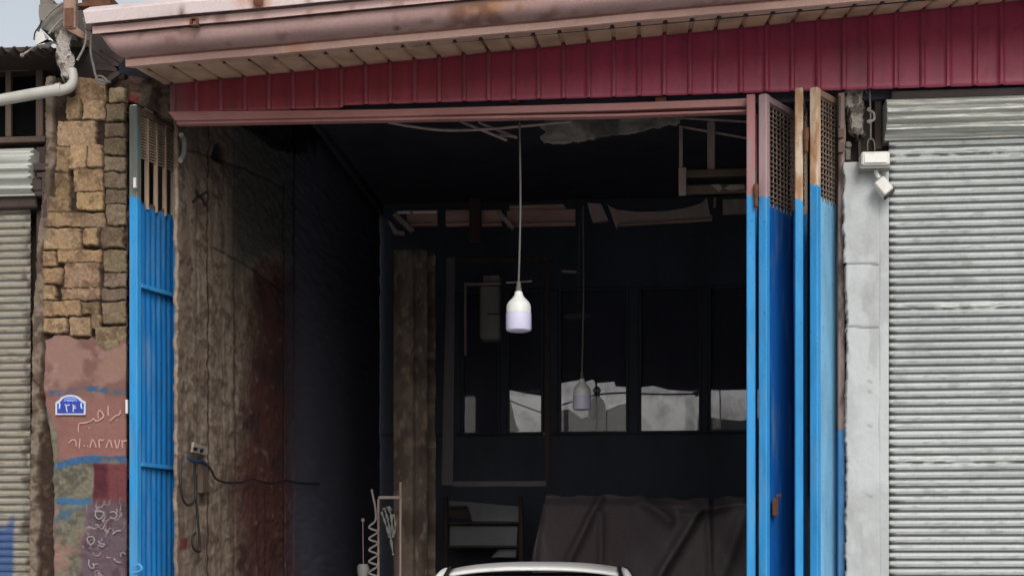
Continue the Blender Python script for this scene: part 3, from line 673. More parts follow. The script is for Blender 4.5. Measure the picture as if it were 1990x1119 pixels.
# hanging rod with turnbuckle
m = MB(); m.tube(pcurve([(1690, 174), (1691, 200), (1692, 240), (1692, 272)], 0), .0045, 8)
hk = thing('hanging_rod', 'thin steel rod with lumpy joint hanging above the white security light', 'rod', P(1692, 292, 0))
m.build('rod', M['concrete'], hk, True)
MB().tube(pcurve([(1692, 210), (1686, 214), (1697, 219), (1699, 227), (1697, 234), (1686, 236), (1693, 240)], -.004), .007, 8).build('knot', M['wrap'], hk, True)
MB().tube(pcurve([(1686, 293), (1686, 278), (1689, 271), (1696, 271), (1699, 278), (1700, 293)], -.003), .0035, 8).build('loop', M['concrete'], hk, True)

# security light + sensor on the white pier
sl_ = thing('security_light', 'white box light with small tilted sensor fixed to top of the white pier', 'security light', P(1700, 320, -.1))
m = MB(); m.pbox(1674, 1730, 294, 321, -.17, -.07); m.build('housing', M['white'], sl_)
MB().pbox(1680, 1723, 299, 316, -.176, -.168).build('lens', paint('milky_lens', (214, 214, 208), None, .3, 8, .2, g=.9), sl_)
MB().pbox(1672, 1731, 321, 327, -.155, -.075).build('lower_rim', paint('grey_rim', (120, 118, 112), None, .5, g=1.2), sl_)
MB().tube(pcurve([(1702, 326), (1703, 336), (1708, 346)], -.11), .012, 10).build('arm', M['white'], sl_, True)
c0 = P(1716, 364, -.13); a = R(40)
ax = (Vector((math.cos(a), 0, math.sin(a))), Vector((0, 1, 0)), Vector((-math.sin(a), 0, math.cos(a))))
sn = MB().box(c0, (.030, .035, .042), ax).build('sensor_head', M['white'], sl_)
MB().box(c0-ax[2]*.048-Vector((0, 0, 0)), (.027, .031, .007), ax).build('sensor_window', M['black'], sn)

# ------------------------------------------------------------------ left-hand shop
MB().bb(-4.7, P(86, 700, .3).x, .24, .42, 0, P(30, 290, .3).z).build('wall_behind', M['dark_steel'], bld)
lsh = thing('corner_shop', 'old shop front at the left edge with barred window above a rusty roller shutter', 'shop', (-3.8, .15, 0))
zL = P(30, 402, .1).z
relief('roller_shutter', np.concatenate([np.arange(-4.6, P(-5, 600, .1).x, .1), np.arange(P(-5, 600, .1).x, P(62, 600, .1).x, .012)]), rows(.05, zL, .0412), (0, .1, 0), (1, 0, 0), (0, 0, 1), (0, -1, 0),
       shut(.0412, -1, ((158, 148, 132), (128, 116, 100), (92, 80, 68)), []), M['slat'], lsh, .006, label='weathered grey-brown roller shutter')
dr = MB(); pts = []; z0, z1 = P(30, 378, 0).z, P(30, 285, 0).z; N = 50
for i in range(N+1):
    t = i/N; pts.append((.05-.085*math.sin(math.pi*min(.97, max(.08, t)))**.6-.011*math.cos(t*2*math.pi*5+2.8), z0+(z1-z0)*t))
xa_, xb_ = -4.6, P(62, 330, 0).x; v = []; NX = 30
for j in range(NX+1):
    x = xa_+(xb_-xa_)*j/NX
    for k, (y, z) in enumerate(pts): v.append((x+(.012*math.sin(k*1.1) if j == NX else 0), y+.002*math.sin(x*9+k*.7), z))
fs = [(j*(N+1)+k, (j+1)*(N+1)+k, (j+1)*(N+1)+k+1, j*(N+1)+k+1) for j in range(NX) for k in range(N)]
bk = len(v); v += [(xb_, .2, z0), (xb_, .2, z1), (xa_, .2, z1), (xa_, .2, z0)]
fs += [(bk+1, bk)+tuple(NX*(N+1)+i for i in range(N+1)), (bk+1, NX*(N+1)+N, N, bk+2), (bk, bk+3, 0, NX*(N+1))]
dr.add(v, fs); dr.build('rolled_shutter', M['drum'], lsh, True, label='rolled pale upper part of the shutter')
m = MB(); m.bb(-4.6, P(68, 390, .03).x, .05, .2, zL-.02, P(30, 376, .03).z); m.build('lower_rail', M['dark_steel'], lsh)
m = MB(); m.bb(P(62, 700, .06).x, P(84, 700, .06).x, .11, .2, 0, P(70, 280, .06).z); m.build('shutter_channel', M['dark_steel'], lsh)
m = MB(); m.pbox(64, 103, 318, 332, -.01, .1); m.pbox(80, 90, 335, 425, -.015, .05); m.pbox(70, 100, 336, 346, -.012, .05); m.pbox(60, 80, 345, 372, 0, .08); m.pbox(66, 98, 372, 382, .005, .08)
each(m, 'hinge_bracket', M['dark_steel'], lsh, wob=.004)
MB().bb(-4.7, P(104, 200, .25).x, .30, .4, P(0, 290, .3).z, P(0, 96, .3).z).build('dark_backing', paint('window_dark', (14, 13, 15), None, .9, g=.6, spec=.1), lsh)  # near-black slab, darkness behind the bars put into its colour
wf = MB(); Yb = .2
wf.pbox(-60, 88, 266, 278, Yb, Yb+.05); wf.pbox(-60, 88, 103, 110, Yb, Yb+.05); wf.pbox(69, 83, 110, 266, Yb+.002, Yb+.045); wf.pbox(-58, -46, 110, 266, Yb+.002, Yb+.045)
wf_ = wf.build('window_frame', M['brown_frame'], lsh)
MB().pbox(10, 21, 110, 266, Yb+.004, Yb+.03).build('bar', M['brown_frame'], wf_)
MB().pbox(-46, 55, 127, 139, Yb-.01, Yb+.003).build('bar', M['brown_frame'], wf_)
# corrugated roof edge
v = []; fs = []; NXr = 160; x0, x1 = -4.7, P(105, 90, 0).x
for j in range(NXr+1):
    x = x0+(x1-x0)*j/NXr; 
    for (y, zz) in ((-.12, P(0, 84, -.12).z), (.9, P(0, 84, -.12).z+.12)): v.append((x, y, zz-.028*(x-x0)*.9+.014*math.sin(x*2*math.pi/.071)))
for j in range(NXr): fs.append((2*j, 2*j+2, 2*j+3, 2*j+1))
me_ = MB().add(v, fs); rr_ = me_.build('corrugated_roof', M['dark_steel'], lsh, True); md = rr_.modifiers.new('thickness', 'SOLIDIFY'); md.thickness = .006
m = MB(); m.pbox(-60, 100, 92, 106, -.05, .3); m.build('eave_board', paint('eave_wood', (66, 50, 44), (44, 34, 30), .9), lsh)

# ------------------------------------------------------------------ top-left corner: concrete stub, rusty plate, dark verge, cables
cb = thing('concrete_stub', 'broken concrete beam end with rusty steel plate at the gutter end', 'beam', P(110, 66, 0))
m = MB(); m.ppoly([(75, 12), (150, 8), (150, 66), (100, 66), (78, 58), (74, 30)], -.1, .3); m.build('beam_end', M['concrete'], cb, wob=.006)
m = MB(); m.ppoly([(78, 2), (90, -6), (104, 2), (104, 12), (78, 12)], -.05, .2); m.build('cap_rubble', M['concrete'], cb, wob=.004)
m = MB(); m.pbox(122, 146, -12, 56, -.16, -.115); m.build('steel_plate', M['rust_plate'], cb, wob=.002)
MB().pbox(125, 142, 16, 52, -.166, -.158).build('rust_patch', paint('deep_rust', (112, 78, 62), (84, 54, 42), .95, 30, .8, (1, 1, 1)), cb)
m = MB(); m.ppoly([(126, 56), (146, 50), (168, 68), (178, 80), (160, 74), (140, 64)], -.15, -.11); m.build('corbel', M['rust_plate'], cb)
m = MB(); m.ppoly([(128, 64), (150, 52), (165, 30), (262, 120), (262, 160), (205, 150), (150, 152)], .1, .2); m.build('verge_boarding', paint('verge_brown', (52, 46, 46), (34, 30, 30), .9), bld)
m = MB()
for a_, b_ in (((150, 70), (240, 138)), ((205, 160), (246, 130)), ((186, 132), (246, 136)), ((196, 96), (240, 120)), ((172, 60), (180, 34)), ((150, 14), (200, 6)), ((160, 2), (186, -4))):
    m.bar(P(*a_, -.02 if a_[1] > 60 else -.3), P(*b_, -.02 if a_[1] > 60 else -.3), .018, .03)
each(m, 'verge_brace', M['dark_steel'], bld)
m = MB(); m.ppoly([(186, -10), (213, -10), (214, 9), (190, 12), (150, 12)], -.35, -.2); m.build('roof_scrap', M['rust'], bld)
for pp, Y_, r_, mt, lb in (([(122, 6), (100, 22), (82, 44), (74, 62)], -.14, .006, 'wrap', 'pale cable curving over the concrete beam end, outer one'),
    ([(122, 36), (108, 50), (95, 66)], -.14, .006, 'wrap', 'short pale cable on the face of the concrete beam end'),
    ([(162, 36), (168, 60), (164, 90), (150, 118)], -.2, .006, 'wrap', 'pale loose cable dropping beside the gutter end'),
    ([(178, 66), (176, 100), (182, 130), (190, 155), (215, 160)], -.2, .006, 'concrete', 'grey loose cable hanging down on to the stones'),
    ([(66, 78), (68, 64), (76, 52), (82, 40)], -.16, .004, 'black', 'thin dark wire looped round the white bracket'),
    ([(188, 148), (200, 150), (208, 160), (196, 164), (186, 154)], -.1, .006, 'concrete', 'loose coil of wire lying on top of the stones')):
    MB().tube(pcurve(pp, Y_), r_, 7).build('cable', M[mt], smooth=True, label=lb, cat='cable', group='loose cables')
ib = thing('antenna_bracket', 'small white plastic bracket with a thin rod against the sky', 'bracket', P(80, 90, -.12))
MB().ppoly([(72, 62), (84, 64), (88, 76), (104, 80), (96, 74), (86, 86), (70, 88)], -.16, -.1).build('bracket_body', M['white'], ib)
MB().tube([P(92, 86, -.13), P(66, 92, -.14), P(46, 106, -.16)], [.004, .005, .006], 8).lathe(P(43, 108, -.16), [(.002, -.012), (.011, -.006), (.011, .006), (.002, .012)], 10).build('rod', M['wrap'], ib, True)
dp = thing('downpipe', 'white plastic drain pipe turning left in front of the stones', 'pipe', P(140, 170, -.1))
def wr_f(U, V, x, y):
    n1 = fbm(U*24, V*24, 4, 33); n2 = fbm(U*70, V*60, 3, 9); c = np.ones(x.shape+(3,))*lin((172, 164, 156)); c = mixc(c, lin((84, 72, 64)), sm(.52, .60, n1)*.9); c = mixc(c, lin((196, 196, 196)), sm(.55, .7, n2)*.4)
    cx = 126+9*sm(90, 150, y); w_ = 17+3*np.sin(y*.12); lx = cx-w_+(n1-.5)*14; rx = cx+w_*.9+(n2-.5)*5
    return .06*np.sqrt(np.clip(1-((x-cx)/(w_+5))**2, 0, 1))+(n1-.5)*.05-.02, c, (x > lx) & (x < rx) & (y > 64) & (y < 158-(135-x)*.6)
relief('wrapped_section', np.arange(P(100, 100, -.08).x, P(156, 100, -.08).x, .003), np.arange(P(120, 166, -.08).z, P(120, 62, -.08).z, .0035), (0, -.08, 0), (1, 0, 0), (0, 0, 1), (0, -1, 0), wr_f, M['attr'], dp, .05)
MB().tube(pcurve([(139, 136), (142, 152), (138, 167), (126, 174), (110, 176.5)], -.1), .0265, 16).build('elbow', M['pvc'], dp, True)
MB().tube([P(118, 174, -.1), P(60, 184, -.1), P(0, 195, -.1), P(-120, 216, -.1)], .0300, 16).build('pipe_run', M['pvc'], dp, True)
MB().tube([P(120, 173.5, -.1), P(110, 175.3, -.1)], .0335, 16).build('collar', M['pvc'], dp, True)

# house number plaque
pq = thing('house_number_plaque', 'small blue and white enamel number plaque on the pink plaster', 'plaque', P(137, 806, -.02))
def q3(l): return [(a/3.98, 560+b_/3.98) for a, b_ in l]
arch = [(428,978),(428,884),(442,872),(458,862),(474,842),(505,828),(545,822),(585,828),(614,842),(630,860),(648,868),(662,880),(660,978)]
inn = [(442,965),(442,892),(456,884),(470,872),(486,854),(512,842),(545,836),(578,842),(602,856),(618,872),(634,880),(648,892),(646,965)]
M['enamel_w'] = paint('white_enamel', (200, 204, 220), (160, 160, 176), .3, 30, .4, g=.8, bmp=.03); M['enamel_b'] = paint('blue_enamel', (40, 58, 150), (30, 44, 120), .3, 30, .4, g=.9, bmp=.03)
MB().ppoly(q3(arch), -.026, -.016).build('plate', M['enamel_w'], pq)
MB().ppoly(q3(inn), -.0285, -.0255).build('blue_field', M['enamel_b'], pq)
def dg(lst, r): return strokes(lst, 0, 560, -.0285, r)
dg([[(500,898),(520,905),(538,898)],[(508,898),(519,955)],[(562,898),(566,912),(566,955)],[(566,922),(574,912),(584,908)],[(568,924),(580,926),(588,922)]], .0030).build('number_digits', M['enamel_w'], pq)
dg([[(492,872),(520,864),(545,860),(572,864),(598,872)],[(500,858),(545,846),(590,858)],[(520,874),(545,868),(570,874)]], .0022).build('crest_line', paint('pale_blue_enamel', (120, 150, 205), None, .3, g=1.3), pq)
each(dg([[(458,884),(462,904),(458,930)],[(632,884),(626,904),(634,930)]], .0040), 'corner_ornament', paint('pale_blue_enamel', (150, 175, 215), None, .3, g=1.3), pq)
MB().pbox(243.5, 247.5, 776, 803, -.05, -.035).build('small_tag', M['white'], label='tiny white strip on the edge beside the pink plaster', cat='strip')

# ------------------------------------------------------------------ folding blue door leaves
zp = lambda y, Y, x=1500: P(x, y, Y).z
def leaf(A, B, z0, z1, zsp, mats, label, grille='mesh', rails=(), th=.045, sw=.04, ribn=8, ribd=.006, zg=None, handle=None, slot=None):
    A = Vector((A[0], A[1], 0)); B = Vector((B[0], B[1], 0)); d = (B-A); L = d.length; d.normalize(); nrm = Vector((d.y, -d.x, 0))
    up = Vector((0, 0, 1)); pt = lambda s, n_, z: A+d*s+nrm*n_+up*z
    ax = (d, nrm, up)
    t = MB(); h2 = (z1-z0)/2
    t.box(pt(sw/2, 0, z0+h2), (sw/2, th/2, h2), ax)
    lf = t.build('folding_door_leaf', mats[0], bld, label=label, wob=.0008)
    m = MB(); m.box(pt(L-.015, 0, z0+h2), (.015, th/2, h2-.002), ax); m.build('hinge_stile', mats[0], lf)
    m = MB(); m.box(pt(L/2, -.002, z1-.018), (L/2-sw*.98+.01, th/2-.004, .018), ax)
    m.box(pt(L/2, -.002, z0+.03), (L/2-sw*.98+.01, th/2-.004, .03), ax)
    for z in rails: m.box(pt((sw+L-.03)/2, .006, z), ((L-.03-sw)/2, th/2-.002, .011), ax)
    each(m, 'rail', mats[1], lf)
    # ribbed sheet panel
    s0, s1 = sw, L-.03; N = ribn*8; vv = []
    zz = np.linspace(z0+.06, zg, 60)
    for j, z in enumerate(zz):
        for i in range(N+1):
            u = i/N; s = s0+(s1-s0)*u; w_ = .5+.5*math.tanh(5*math.sin(u*ribn*2*math.pi)); dent = (vn(np.array(u*2+3.), np.array(z*1.6), 5)-.5)*.010
            vv.append(pt(s, -.004+w_*ribd+dent, z+(0.012*math.sin(u*19) if j == 59 else 0)))
    m = MB(); m.add(vv, [(j*(N+1)+i, j*(N+1)+i+1, (j+1)*(N+1)+i+1, (j+1)*(N+1)+i) for j in range(59) for i in range(N)])
    o = m.build('panel', mats[2], lf, True); md = o.modifiers.new('thickness', 'SOLIDIFY'); md.thickness = .003
    # grille
    m = MB(); rs = random.Random(5)
    if grille == 'mesh':
        nv = 8; nh = int((z1-.036-zg)/.026)
        for i in range(nv+1):
            s = s0+(s1-s0)*i/nv; e = rs.uniform(-.004, .004); m.bar(pt(s+e, 0, zg-.03), pt(s-e, 0, z1-.03), .006, .005)
        for j in range(nh+1):
            z = zg+(z1-.04-zg)*j/nh; m.bar(pt(s0, .004, z+rs.uniform(-.004, .004)), pt(s1, .004, z+rs.uniform(-.004, .004)), .006, .005)
    else:
        for i in range(5):
            s = s0+(s1-s0)*(i+.0)/4; m.bar(pt(s, 0, zg-.03), pt(s, 0, z1-.02), .012, .024, up=nrm)
        zm = zg+(z1-zg)*.48; nh = 15
        for j in range(nh+1):
            z = zm+(z1-.03-zm)*j/nh; m.bar(pt(s0, .003, z), pt(s1, .003, z), .011, .006)
    m.build('grille', mats[3], lf)
    if handle:
        m = MB(); m.box(pt(sw+.05, th/2+.004, handle), (.018, .008, .045), ax); m.box(pt(sw+.075, th/2+.012, handle+.06), (.02, .005, .008), ax); m.build('latch', M['rust'], lf)
    return lf
BLUE = (54, 148, 212)
zs1 = zp(385, -.02, 260); zs2 = zp(382, -.12)
mL0 = zpaint('left_stile_paint', (104, 124, 124), BLUE, zs1, dirt=(110, 96, 84), amt=.6)
mL1 = zpaint('left_rail_paint', (150, 124, 106), (52, 146, 208), zs1-.05, dirt=(74, 56, 46))
mL2 = zpaint('left_panel_paint', (100, 84, 74), (34, 122, 194), zp(408, .15, 300), dirt=(74, 56, 46), wave=.03)
mL3 = paint('brown_grille_paint', (160, 140, 122), (116, 94, 78), .8, 14, .8, g=1.2)
A_ = P(258, 600, -.05); B_ = P(343, 600, .33)
lf = leaf((P(259, 600, -.04).x, -.045), (P(343, 600, .33).x, .33), .04, zp(207, -.03, 262), zs1, (mL0, mL1, mL2, mL3), 'blue folding door leaf at left of the doorway with louvred rusty brown top', 'louvre',
     rails=(zp(563, .1, 300), zp(905, .1, 300)), zg=zp(404, .15, 300), ribn=7, ribd=.005, th=.052)
MB().pbox(258.5, 264, 345, 365, -.085, -.06).build('white_clip', M['white'], lf)
MB().tube(pcurve([(262, 1100), (270, 1096), (276, 1104), (268, 1110), (258, 1112)], -.09), .007, 8).build('hasp', paint('hasp_blue', (70, 160, 215), None, .5), lf, True)
# right pack of four leaves, hinged in pairs
sA = zpaint('pink_stile_paint', (160, 112, 112), BLUE, zs2, dirt=(128, 134, 134), amt=.7)
sB = zpaint('pale_pink_stile_paint', (168, 142, 146), BLUE, zs2, dirt=(150, 120, 122), amt=.5)
sC = zpaint('rusty_stile_paint', (196, 178, 158), BLUE, zs2-.03, dirt=(152, 108, 72), amt=.85, wave=.16)
sD = zpaint('rusty_yellow_stile_paint', (204, 182, 160), BLUE, zs2+.06, dirt=(160, 112, 70), amt=.85, wave=.12)
pB = zpaint('shaded_blue_panel', (60, 48, 44), (18, 92, 172), zp(388, 0), wave=.01)  # blue darkened to carry the shade between the folded leaves
pD = zpaint('faded_blue_panel', (92, 76, 66), (126, 184, 222), zp(392, 0), wave=.01)
gr = paint('rusty_mesh', (142, 124, 112), (88, 70, 60), .85, 20, .8)
tops = (zp(182, -.12), zp(182, -.12), zp(172, -.15), zp(172, -.15))
def at(px, Y): return (P(px, 600, Y).x, Y)
leaf(at(1459, -.12), at(1464, .22), .04, tops[0], zs2, (sA, sA, pB, gr), 'folding leaf bordering the dark doorway, its edge stile pink above and blue below', zg=zp(386, -.1), th=.044, ribn=3, ribd=.002)
leaf(at(1481.5, -.12), at(1548, .22), .04, tops[1], zs2, (sB, sB, pB, gr), 'folding leaf with dark blue panel, pale pink upper stile and wire mesh top', zg=zp(386, -.1), th=.046, ribn=1, ribd=.002, handle=zp(985, -.05))
leaf(at(1552.5, -.15), at(1562, .2), .04, tops[2], zs2, (sC, sC, pB, gr), 'narrow edge-on folding leaf with rust-streaked cream upper stile', zg=zp(376, -.1), th=.04, ribn=3, ribd=.002)
l4 = leaf(at(1581, -.15), at(1637, .12), .04, tops[3], zs2, (sD, mL1, pD, gr), 'folding leaf with faded pale blue panel nearest the white pier', zg=zp(378, -.1), th=.044, ribn=1, ribd=.003)
m = MB()
for px, y0, y1, Y_ in ((1469, 362, 402, -.14), (1566.5, 252, 296, -.165)):
    m.tube([P(px, y0, Y_), P(px, y1, Y_)], .011, 10); m.tube([P(px, y0-3, Y_), P(px, (y0+y1)/2, Y_)], .0135, 10)
each(m, 'hinge', M['rust'], l4, smooth=True)
# fixed frame post between the leaves and the white pier
m = MB(); m.pbox(1627, 1640, 178, 2000, .0, .1)
a_ = P(1633.5, 178, 0)
m = MB(); m.bb(P(1628, 500, 0).x, P(1641, 500, 0).x, -.02, .1, .03, P(1634, 182, 0).z)
m.build('door_frame', zpaint('frame_paint', (134, 116, 110), (62, 122, 172), zp(836, 0, 1634), dirt=(58, 44, 38), amt=.9, wave=.05), bld, wob=.001)
m = MB(); m.pbox(1629, 1640, 250, 268, -.035, -.015); m.pbox(1629, 1640, 276, 296, -.035, -.015); m.pbox(1630, 1634, 186, 246, -.035, -.018); each(m, 'hinge_plate', M['brown_frame'], bld)
MB().bb(P(1445, 500, .5).x+.45, 3.2, .3, .4, 0, 3.9).build('inner_return_wall', M['soot'], bld)

# ------------------------------------------------------------------ pendant bulbs
M['bulb_w'] = paint('white_bulb_housing', (212, 214, 212), None, .35, 6, .1, g=.95, bmp=.02)
m_, n, b = newmat('frosted_bulb'); b.inputs['Base Color'].default_value = (.52, .51, .66, 1); b.inputs['Roughness'].default_value = .25; M['bulb_d'] = m_
M['cord'] = paint('grey_cord', (92, 90, 88), None, .7, g=1)
def pendant(px, ytop, yneck, ybot, wpx, Y, label, ceil):
    k = (Y-CAM.y)/FPX; b0 = P(px, ybot, Y); H = (ybot-yneck)*k*1.0; r = wpx/2*k*1.0
    t = thing('pendant_bulb', label, 'lamp', b0, 'hanging bulbs')
    top = P(px+2, ytop, ceil); neck = P(px, yneck, Y)
    MB().tube(cat_curve([Vector((top.x, Y, top.z)), Vector((top.x+.004, Y, (top.z+neck.z)/2)), neck+Vector((0, 0, .05))], 8), .0055, 8).build('cord', M['cord'], t, True)
    MB().lathe(neck, [(.006, .055), (.011, .05), (.013, .02), (.016, .018), (.017, -.002), (.012, -.004)], 20).build('socket', M['cord'], t, True)
    h1 = .54*H
    hs_ = [(.016, 0), (r*.32, -.03*H), (r*.36, -.10*H), (r*.52, -.17*H), (r*.82, -.26*H), (r*.97, -.34*H), (r, -.40*H), (r, -h1), (r*.97, -h1-.002)]
    MB().lathe(neck, hs_, 40).build('housing', M['bulb_w'], t, True)
    MB().lathe(neck, [(r*.96, -h1-.001), (r*1.04, -h1-.003), (r*1.04, -.93*H), (r*.98, -.97*H), (r*.80, -.99*H), (r*.3, -H)], 40).build('diffuser', M['bulb_d'], t, True)
pendant(1008, 238, 566, 645, 48, .25, 'large white bulb hanging on a cord in the middle of the doorway', .25)
pendant(1131, 400, 736, 797, 34, 3.0, 'dim white bulb hanging farther inside, in front of the rear window', 3.0)
sh_ = thing('shade_lamp', 'flat dark lamp shade hanging deep inside above the farther bulb', 'lamp', P(1122, 613, 4.4))
MB().lathe(P(1122, 613, 4.4), [(.115, -.006), (.11, 0), (.05, .012), (.03, .02), (.022, .04), (.006, .05)], 24).build('shade', M['cord'], sh_, True)
MB().tube([P(1124, 603, 4.4), P(1126, 430, 4.4)], .004, 6).build('cord', M['cord'], sh_)

# ------------------------------------------------------------------ things under the ceiling
M['dim'] = paint('dusty_steel', (112, 98, 94), (74, 62, 58), .75, 10, .7, g=2)
fr = thing('hanging_rack', 'brown steel rack hanging under the ceiling beside the blue door', 'rack', P(1385, 375, 1.0))
m = MB(); m.pbox(1375, 1390, 235, 342, 1.0, 1.05); m.pbox(1320, 1327, 244, 325, 1.0, 1.03); m.pbox(1319, 1334, 325, 378, .99, 1.03); each(m, 'upright', M['dim'], fr)
m = MB(); m.pbox(1334, 1470, 328, 342, .985, 1.03); m.pbox(1330, 1470, 358, 374, 1.0, 1.04); each(m, 'crossbar', M['brown_frame'], fr)
m = MB(); m.bar(P(1320, 246, 1.02), P(1470, 272, 1.02), .012, .012); m.bar(P(1300, 228, .95), P(1470, 238, .95), .012, .012); each(m, 'brace', M['dim'], fr)
m = MB(); m.ppoly([(1382, 359), (1398, 358), (1404, 366), (1398, 372), (1390, 365)], .975, .99); m.ppoly([(1408, 366), (1418, 359), (1446, 359), (1446, 366), (1420, 370)], .975, .99); each(m, 'plaster_scrap', M['wrap'], fr)
def sag_f(U, V, x, y):
    n1 = fbm(U*9, V*9, 3, 3); c = np.ones(x.shape+(3,))*lin((130, 124, 118), 1); c = mixc(c, lin((92, 86, 82), 1), sm(.45, .65, n1)); return (n1-.5)*.05, c, (y < 277-26*sm(1060, 1320, x)-12*sm(1240, 1322, x)) & (x > 1053+6*np.sin(y*.3))
relief('sagging_foam_sheet', np.arange(P(1050, 250, .7).x, P(1322, 250, .7).x, .005), np.arange(P(1200, 280, .7).z, P(1200, 225, .7).z, .004), (0, .7, 0), (1, 0, 0), (0, 0, 1), (0, -1, 0), sag_f, M['attr_fine'], None, .03,
       label='dusty foam sheet sagging under the ceiling right of the bulb cord', cat='sheet')
MB().tube(pcurve([(755, 238), (800, 246), (860, 253), (930, 252), (1010, 246), (1110, 236)], .6), .008, 8).build('bent_pipe', M['dim'], smooth=True, label='thin bent pipe sagging below the lintel left of the bulb cord', cat='pipe')
m = MB(); m.bar(P(895, 236, .65), P(985, 273, .65), .02, .012); m.bar(P(930, 238, .7), P(1005, 268, .7), .02, .012); m.bar(P(965, 262, .68), P(1003, 266, .68), .015, .012)
m.build('loose_lath', M['dim'], label='broken laths hanging loose behind the lintel near the bulb cord', cat='lath')
# ledge row below the ceiling: steel channel pieces
YB = 3.8
M['beam'] = paint('brown_steel_beam', (104, 82, 76), (72, 52, 48), .6, 7, .7, (.3, 1, 1), g=2.6)
bm_ = thing('steel_beam', 'brown steel channel beam running across under the ceiling', 'beam', P(1000, 440, YB))
m = MB()
for a, b_ in ((790, 850), (866, 916), (936, 975), (985, 1118)):
    m.pbox(a, b_, 413, 433, YB+.03, YB+.04); m.pbox(a, b_, 433, 438, YB, YB+.05); m.pbox(a, b_, 408, 413, YB+.005, YB+.05)
m.pbox(990, 1096, 398, 403, YB-.02, YB+.03); m.pbox(990, 1100, 403, 409, YB+.02, YB+.03)
m.build('channel', M['beam'], bm_)
m = MB(); m.pbox(772, 796, 410, 415, YB-.02, YB); m.pbox(802, 848, 410, 414, YB-.02, YB); m.build('pale_edge', paint('pale_edge_strip', (205, 200, 192), None, .5, g=1.3), bm_)
m = MB(); m.bar(P(766, 416, YB-.05), P(802, 450, YB-.05), .04, .03, up=(0, 1, 0)); m.ppoly([(752, 428), (760, 432), (772, 448), (786, 450), (786, 457), (766, 456)], YB-.08, YB-.06); m.bar(P(968, 412, YB-.06), P(998, 444, YB-.06), .035, .03, up=(0, 1, 0))
each(m, 'strut', M['dim'], bm_)
bp_ = thing('stored_panel', 'curved grey car panel stored flat on the high ledge', 'panel', P(1280, 436, YB))
top = [(1180, 395), (1186, 402), (1200, 408), (1240, 412), (1290, 411), (1330, 405), (1360, 396), (1374, 385), (1380, 418), (1384, 420), (1384, 427), (1290, 432), (1200, 438), (1198, 444)]
MB().ppoly(top, YB, YB+.05).build('curved_skin', M['dim'], bp_)
MB().bar(P(1200, 438, YB-.01), P(1384, 427, YB-.01), .02, .018, up=(0, 1, 0)).build('lower_flange', M['beam'], bp_)
for pp, lb in (([(1141, 394), (1168, 396), (1182, 428), (1152, 432)], 'short slanted grey panel piece on the high ledge'), ([(1405, 388), (1470, 386), (1470, 414), (1405, 416)], 'grey panel piece on the high ledge beside the blue door'),
               ([(1387, 385), (1391, 384), (1391, 402), (1387, 404)], 'thin upright sliver of metal on the high ledge')):
    MB().ppoly(pp, YB, YB+.04).build('stored_panel', M['dim'], label=lb, cat='panel')
MB().pbox(912, 934, 385, 470, YB-.1, YB-.06).build('hanging_strap', paint('strap_red', (62, 44, 44), None, .9, g=.8), label='dim reddish strap hanging over the steel beam', cat='strap')

# ------------------------------------------------------------------ back of the garage
def pil_f(U, V, x, y):
    n1 = fbm(U*9, V*5, 4, 3); n2 = fbm(U*30, V*14, 3, 6); c = np.ones(x.shape+(3,))*lin((104, 92, 84)); c = mixc(c, lin((80, 68, 62)), sm(.4, .65, n1)); c = c*(1-.35*sm(803, 812, x))[..., None]; c = mixc(c, lin((132, 116, 98)), sm(.55, .75, n2)*.6)  # right part darkened, its weaker light put into the colour
    c = mixc(c, lin((30, 27, 26)), sm(2, .5, np.abs(y-698-(x-808)*.2))*(x > 806)*.8)
    return .05*np.sqrt(np.clip(1-((x-800)/38)**2, 0, 1))+(n1-.5)*.02+.03*sm(803, 812, x), c, None
YP = 3.4
relief('pillar', np.arange(P(765, 600, YP).x, P(834, 600, YP).x, .008), np.arange(0, P(800, 482, YP).z, .02), (0, YP, 0), (1, 0, 0), (0, 0, 1), (0, -1, 0), pil_f, M['attr_fine'], None, .2, boost=1.25,
       label='rough brown concrete pillar standing deep inside at left', cat='pillar')
M['pale_frame'] = paint('dusty_pale_frame', (140, 136, 134), (104, 100, 98), .7, 5, .6, g=.9)
m = MB(); YF = 4.6
m.ppoly([(868, 500), (884, 500), (880, 942), (858, 942)], YF, YF+.05); m.pbox(880, 1062, 934, 945, YF+.002, YF+.045)
lfm = m.build('leaning_frame', paint('dim_frame', (112, 106, 108), (82, 78, 80), .8, 5, .6, g=.8), label='large empty frame standing before the rear windows, left post palest', cat='frame')
each(MB().pbox(1058, 1069, 505, 934, YF+.003, YF+.04).pbox(884, 1058, 500, 510, YF+.004, YF+.04), 'frame_side', M['dark_steel'], lfm)  # right and top coloured dark to sink into the gloom
cbn = thing('wall_cabinet', 'narrow grey cabinet hung high beside the nearer bulb', 'cabinet', P(950, 658, 4.9))
MB().pbox(932, 971, 553, 658, 4.9, 5.1).build('cabinet_body', M['pale_frame'], cbn); MB().pbox(939, 971, 535, 548, 4.92, 5.08).build('top_box', M['dim'], cbn); MB().pbox(947, 971, 608.5, 611, 4.89, 4.905).build('slot', M['black'], cbn)
MB().pbox(906, 972, 549, 553.5, 4.86, 4.9).pbox(902, 906, 549, 690, 4.86, 4.9).build('rail', M['dim'], cbn)
MB().bar(P(1092, 527, 4.2), P(1120, 529, 4.2), .018, .02).build('metal_strip', M['pale_frame'], label='short pale strip floating high in the dark between the lamps', cat='strip')
MB().tube([P(984, 549, 2.5), P(1006, 548, 2.5), P(1034, 546, 2.5)], .006, 6).build('tie_wire', M['dim'], label='thin horizontal wire crossing behind the nearer bulb neck', cat='wire')

